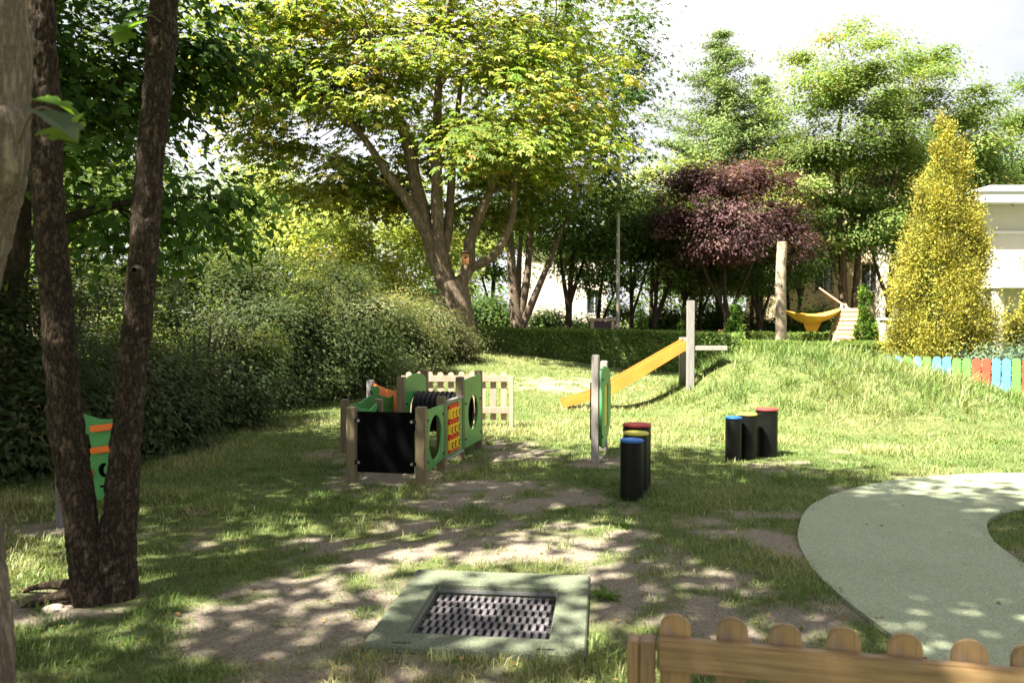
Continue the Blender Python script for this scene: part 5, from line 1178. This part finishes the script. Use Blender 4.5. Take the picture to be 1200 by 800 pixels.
# D-E and F-G boards with the tunnel between
TZ, TR_ = .50, .235
arch = lambda w, h: [(-w / 2, 0), (w / 2, 0), (w / 2, h - .10)] + [(w / 2 * math.cos(a), h - .10 + .10 * math.sin(a)) for a in np.linspace(0, math.pi, 16)[1:-1]] + [(-w / 2, h - .10)]
me = panel_with_hole(.70, .80, .022, [circle(0, TZ - .12, .215)], [(-.36, 0), (.36, 0), (.36, .82), (-.36, .80)]); add_panel('hole_panel', me, 'green_panel', ph, P_['D'], P_['E'], .12, -.035)
me = panel_with_hole(.70, .85, .022, [circle(0, TZ - .10, .215)], arch(.72, .86)); add_panel('arch_panel', me, 'green_panel', ph, P_['F'], P_['G'], .10, -.03)
tA = np.array([(P_['F'][0] + P_['G'][0]) / 2 + .05, (P_['F'][1] + P_['G'][1]) / 2]); tB = np.array([(P_['D'][0] + P_['E'][0]) / 2, (P_['D'][1] + P_['E'][1]) / 2])
n_ = 130; ss = np.linspace(0, 1, n_); pts = np.stack([tA[0] + (tB[0] - tA[0]) * ss, tA[1] + (tB[1] - tA[1]) * ss, np.full(n_, TZ)], 1)
rad = TR_ + .018 * np.tanh(2.2 * np.sin(ss * 2 * math.pi * 11))
V, F = tube_arr(pts, rad, 40)
Vi, Fi = tube_arr(pts, rad - .02, 40)
np_mesh('tunnel', np.vstack([V, Vi]), [F, Fi[:, ::-1] + len(V)], M['black_plastic'], ph, smooth=True)
# A-J board, inner side, with a sloping top
me = panel_with_hole(.6, .6, .02, [], [(-.31, 0), (.31, .04), (.31, .60), (.1, .54), (-.31, .62)]); add_panel('side_panel', me, 'green_panel', ph, P_['A'], P_['J'], .12, .0)
# figure board H-I
hd = [(.02 + .05 * math.cos(a), .60 + .055 * math.sin(a)) for a in np.linspace(-1.0, math.pi + 1.0, 14)]
out_ = [(-.42, .0), (.42, .0), (.42, .60), (.30, .56), (.22, .50), (.12, .52)] + hd + [(-.10, .52), (-.20, .46), (-.42, .42)]
me = panel_with_hole(1, 1, .022, [], out_); add_panel('figure_panel', me, 'green_panel', ph, P_['H'], (P_['H'][0] + .52, P_['H'][1] + .62), .14)
# orange curved plate from I to F
n_ = 18; OV = []
for i in range(n_):
    f = i / (n_ - 1); x = P_['I'][0] + .06 + (P_['F'][0] - P_['I'][0] - .1) * f; y = P_['I'][1] - .05 + (P_['F'][1] + .1 - P_['I'][1]) * f + .16 * math.sin(math.pi * f)
    top = .76 + .02 * f - .07 * math.sin(math.pi * f * .9) + .05 * f * f
    OV += [(x, y, .30), (x, y, .5), (x, y, top)]
OF = [(i * 3 + j, i * 3 + 3 + j, i * 3 + 4 + j, i * 3 + 1 + j) for i in range(n_ - 1) for j in range(2)]
op = np_mesh('curved_plate', OV, [np.array(OF)], M['orange_panel'], ph, smooth=True); op.modifiers.new('thick', 'SOLIDIFY').thickness = .018
# black ball joints on post I
for (dx_, dz_) in ((.055, .70), (.065, .62), (.04, .65)):
    mb = MB(); bmesh.ops.create_uvsphere(mb.b, u_segments=14, v_segments=10, radius=.028, matrix=Matrix.Translation((P_['I'][0] + dx_, P_['I'][1] - .05, dz_))); mb.build('ball_joint', M['black_plastic'], ph, True)

# ------------------------------------------------------------------ slide on the mound
dsl = 14.5; sx0 = X(808, dsl)
sd = thing('slide', 'orange slide coming down the left side of the grass mound with grey posts', 'slide', (sx0, dsl, 0))
def sp(px, py): return (X(px, dsl) - sx0, Z(py, dsl))
side_poly = [sp(806, 397), sp(806, 409), sp(752, 442), sp(714, 464.5), sp(690, 470), sp(660, 478), sp(659, 470), sp(688, 461), sp(704, 455)]
for yy, m_ in ((-.02, 'slide_orange'), (.46, 'slide_orange')):
    mb = MB(); mb.prism(side_poly, yy, yy + .03, bev=.004); mb.build('side_board', M[m_], sd)
bedp = [sp(806, 405), sp(752, 437), sp(712, 461), sp(690, 467), sp(662, 473)]
BV = []
for (bx_, bz_) in bedp: BV += [(bx_, .012, bz_), (bx_, .458, bz_)]
bo = np_mesh('bed', BV, [np.array([(i * 2, i * 2 + 1, i * 2 + 3, i * 2 + 2) for i in range(len(bedp) - 1)])], M['steel'], sd, smooth=True); bo.modifiers.new('thick', 'SOLIDIFY').thickness = .006
for yy in (-.09, .55):
    zb = h1(sx0, dsl + yy) - .3; zt_ = Z(352 if yy < 0 else 356, dsl + yy)
    if yy > 0: zt_ = Z(395, dsl + yy)
    mb = MB(); mb.box((0, yy, (zb + zt_) / 2), (.13, .11, zt_ - zb), bev=.01); mb.build('post', M['post_gray'], sd)
mb = MB(); mb.box((.36, -.10, Z(407.5, dsl)), (.58, .07, .085), bev=.008); mb.build('crossbar', M['post_gray'], sd)
mb = MB(); mb.box((.36, .24, Z(407.5, dsl) - .03), (.58, .56, .04), bev=.006); mb.build('platform', M['post_gray'], sd)

# ------------------------------------------------------------------ grass
g = np.random.default_rng(500)
def lawn_points(n, d0, d1, pw):
    u = g.uniform(0, 1, n); a, b_ = d0 ** -pw, d1 ** -pw
    d = (a + (b_ - a) * u) ** (-1 / pw); x = g.uniform(-.86, .86, n) * (d + .5); return x, d
def keep_mask(x, y):
    k = ~in_poly(x + g.normal(0, .03, len(x)), y + g.normal(0, .03, len(x)), PATH_POLY)
    dx, dy = x - TR_C[0], y - TR_C[1]; l1 = dx * math.cos(-TR_RZ) - dy * math.sin(-TR_RZ); l2 = dx * math.sin(-TR_RZ) + dy * math.cos(-TR_RZ)
    k &= ~((np.abs(l1) < OW + .02) & (np.abs(l2) < OD + .02))
    k &= np.hypot(x - tx, y - ty) > .2
    return k
G_COL = np.array([(.085, .150, .032), (.145, .205, .055), (.225, .260, .098), (.32, .30, .15), (.40, .35, .21)])
def blades(name, n, d0, d1, pw, wmin, wk, near, label):
    x, y = lawn_points(n, d0, d1, pw); k = keep_mask(x, y); x, y = x[k], y[k]
    dm = dirt(x, y); n1 = fbm(np.stack([x * 1.1, y * 1.1, x * 0 + 2], 1), 3); n2 = fbm(np.stack([x * 4, y * 4, x * 0 + 5], 1), 3)
    mound = sstep(.04, .32, height(x, y)) * (y > 10) * (y < 20) * (x > .5)
    n3_ = fbm(np.stack([x * 11, y * 11, x * 0 + 8], 1), 2); pk_ = np.clip(1.2 - 1.5 * dm + (n2 - .5) * 1.2 + (n3_ - .5) * 1.3 * np.clip(dm * 2.5, 0, 1), .13, 1); k = g.uniform(0, 1, len(x)) < np.maximum(pk_, mound)
    x, y, dm, n1, n2, mound = [a[k] for a in (x, y, dm, n1, n2, mound)]; m = len(x); z = height(x, y) - .006
    edge = np.exp(-np.abs(np.hypot((x - TR_C[0]) / 1.0, (y - TR_C[1]) / 1.1) - .85) / .12) * (x > -.9)
    tall = .032 + .035 * sstep(.42, .62, n2) + .028 * sstep(.5, .68, n1) * (1 - dm) + .15 * mound * (.25 + 1.1 * sstep(.35, .7, n2)) + .03 * edge * sstep(.45, .6, n1)
    hgt = tall * g.uniform(.55, 1.35, m) * (1 - .35 * dm)
    dry = np.clip(.27 + (n1 - .5) * 1.6 + .35 * dm + g.normal(0, .22, m) + .10 * sstep(9, 12, y) * (1 - mound) - .07 * mound, 0, 1) * 3.3
    i0 = np.clip(dry.astype(int), 0, 3); f = np.clip(dry - i0, 0, 1)[:, None]
    col = (G_COL[i0] * (1 - f) + G_COL[i0 + 1] * f) * (1 + g.normal(0, .14, (m, 1)))
    az = g.uniform(0, 6.283, m); lean = g.uniform(.25, 1.2, m) + .25 * dm
    D = np.stack([np.cos(az), np.sin(az), 0 * az], 1); S = np.stack([-np.sin(az + g.normal(0, .6, m)), np.cos(az), 0 * az], 1); S = unit(S)
    w = (np.maximum(wmin, wk * np.hypot(x, y)) * g.uniform(.7, 1.3, m))[:, None]; P = np.stack([x, y, z], 1); H = hgt[:, None]; L = lean[:, None]
    up = np.array([0, 0, 1.0])
    tip = P + D * H * L * 1.0 + up * H * (1 - .25 * L)
    if near:
        mid = P + D * H * L * .32 + up * H * .58
        V = np.stack([P - S * w, P + S * w, mid + S * w * .8, mid - S * w * .8, tip], 1).reshape(-1, 3); b_ = np.arange(m)[:, None] * 5
        Fs = [b_ + np.array([[0, 1, 2, 3]]), b_ + np.array([[3, 2, 4]])]; kk = 5
    else:
        V = np.stack([P - S * w, P + S * w, tip], 1).reshape(-1, 3); b_ = np.arange(m)[:, None] * 3; Fs = [b_ + np.array([[0, 1, 2]])]; kk = 3
    o = np_mesh(name, V, Fs, M['grass'], tint=np.repeat(np.clip(col, .01, .8), kk, 0)); tag(o, label, 'grass', kind='stuff'); return o
blades('grass', 120000, 2.6, 7.5, .7, .0016, .0005, True, 'short worn grass between the bare patches of the near lawn')
blades('grass', 285000, 6.8, 24, .55, .002, .00055, False, 'sunlit grass of the farther lawn and the long grass on the mound')

# fallen leaves, dry stalks
n = 900; x, y = lawn_points(n, 3, 12, .8); ip = in_poly(x, y, PATH_POLY); k = keep_mask(x, y) | (ip & (g.uniform(0, 1, n) < .25)); x, y, ip = x[k], y[k], ip[k]; n = len(x)
P = np.stack([x, y, np.where(ip, .019, height(x, y) + .012)], 1); N = unit(np.array([0, 0, 1.0]) + g.normal(0, .35, (n, 3))); T = g.normal(0, 1, (n, 3)); T = unit(T - N * np.sum(N * T, 1, keepdims=True))
V, F = leaf_arrays(P, N, T, g.uniform(.02, .055, n), g.uniform(.012, .03, n)); cl = palette([((.30, .19, .08), 3), ((.40, .30, .14), 3), ((.20, .11, .05), 2)], n, g)
tag(np_mesh('fallen_leaves', V, [F], M['leaf'], tint=np.repeat(cl, 4, 0)), 'scattered dry fallen leaves on the lawn', 'leaf litter', kind='stuff')
n = 9000; x, y = lawn_points(n, 3, 10, .9); k = keep_mask(x, y) & (dirt(x, y) > .45); x, y = x[k], y[k]; n = len(x)
r_p = g.uniform(.002, .0075, n) * (1 + 1.4 * (g.uniform(0, 1, n) > .96)); oct_ = np.array([(1, 0, 0), (-1, 0, 0), (0, 1, 0), (0, -1, 0), (0, 0, .7), (0, 0, -.7)], float)
V = np.stack([x, y, height(x, y) + .001], 1)[:, None, :] + oct_[None] * r_p[:, None, None] * g.uniform(.6, 1.4, (n, 6, 1)); of = np.array([(0, 2, 4), (2, 1, 4), (1, 3, 4), (3, 0, 4), (2, 0, 5), (1, 2, 5), (3, 1, 5), (0, 3, 5)])
cl = palette([((.24, .19, .15), 3), ((.34, .29, .24), 2), ((.14, .10, .08), 2)], n, g)
tag(np_mesh('gravel', V.reshape(-1, 3), [(np.arange(n)[:, None, None] * 6 + of[None]).reshape(-1, 3)], M['needle'], tint=np.repeat(cl, 6, 0)), 'small clods and pebbles on the bare soil', 'gravel', kind='stuff')
# plants: broad-leaved weeds in the lawn
for q, (px_, py_, lab) in enumerate([(712, 705, 'small broad-leaved weed by the trampoline corner'), (405, 592, 'low weed rosette before the black board'), (733, 620, 'leafy weed below the near drum trio'), (575, 522, 'tall weed at the foot of the tunnel panel post'), (440, 600, 'weed rosette left of the board shadow')]):
    dW = CAM_H * FOC / (py_ - HOR); xW = X(px_, dW); t = thing('weed', lab, 'weed', (xW, dW, h1(xW, dW)), 0, 'weeds in the lawn'); m = 16
    a = g.uniform(0, 6.283, m); T = np.stack([np.cos(a), np.sin(a), g.uniform(.15, 1.0, m)], 1); T = unit(T); N = unit(np.array([0, 0, 1.0]) - T * T[:, 2:3])
    V, F = leaf_arrays(np.zeros((m, 3)), N, T, g.uniform(.06, .13, m), g.uniform(.02, .04, m), .1, .2); np_mesh('leaves', V, [F], M['leaf'], t, tint=np.repeat(palette([((.09, .17, .03), 2), ((.13, .20, .05), 1)], m, g), 4, 0))
dT = 6.45; tf = thing('dry_stalk_clump', 'small heap of dry straw stalks on the shaded lawn', 'straw', (X(230, 6.7), 6.7, h1(X(230, 6.7), 6.7)))
w = Wood()
for q in range(26):
    a = random.uniform(0, 6.28); r_ = random.uniform(.02, .10)
    w.add(bez((r_ * math.cos(a), r_ * math.sin(a), .02), (r_ * math.cos(a) + random.uniform(-.13, .13), r_ * math.sin(a) + random.uniform(-.1, .1), random.uniform(.0, .08)), 4, .1, g), [.003, .003, .002, .001], 3)
w.build('stalks', M['straw'], tf)
st = thing('stone', 'pale flat stone on the soil beside the twin stems', 'stone', (X(58, 4.55), 4.55, h1(X(58, 4.55), 4.55)))
mb = MB(); bmesh.ops.create_icosphere(mb.b, subdivisions=3, radius=1)
for v in mb.b.verts:
    k = .8 + .4 * float(vnoise(np.array([[v.co.x * 2, v.co.y * 2, v.co.z * 2]]))[0]); v.co = Vector((v.co.x * .075 * k, v.co.y * .05 * k, v.co.z * .028 * k))
mb.build('body', mat_plain('stone', (.34, .29, .24), .9, .2, 20, .4, 60), st, True)
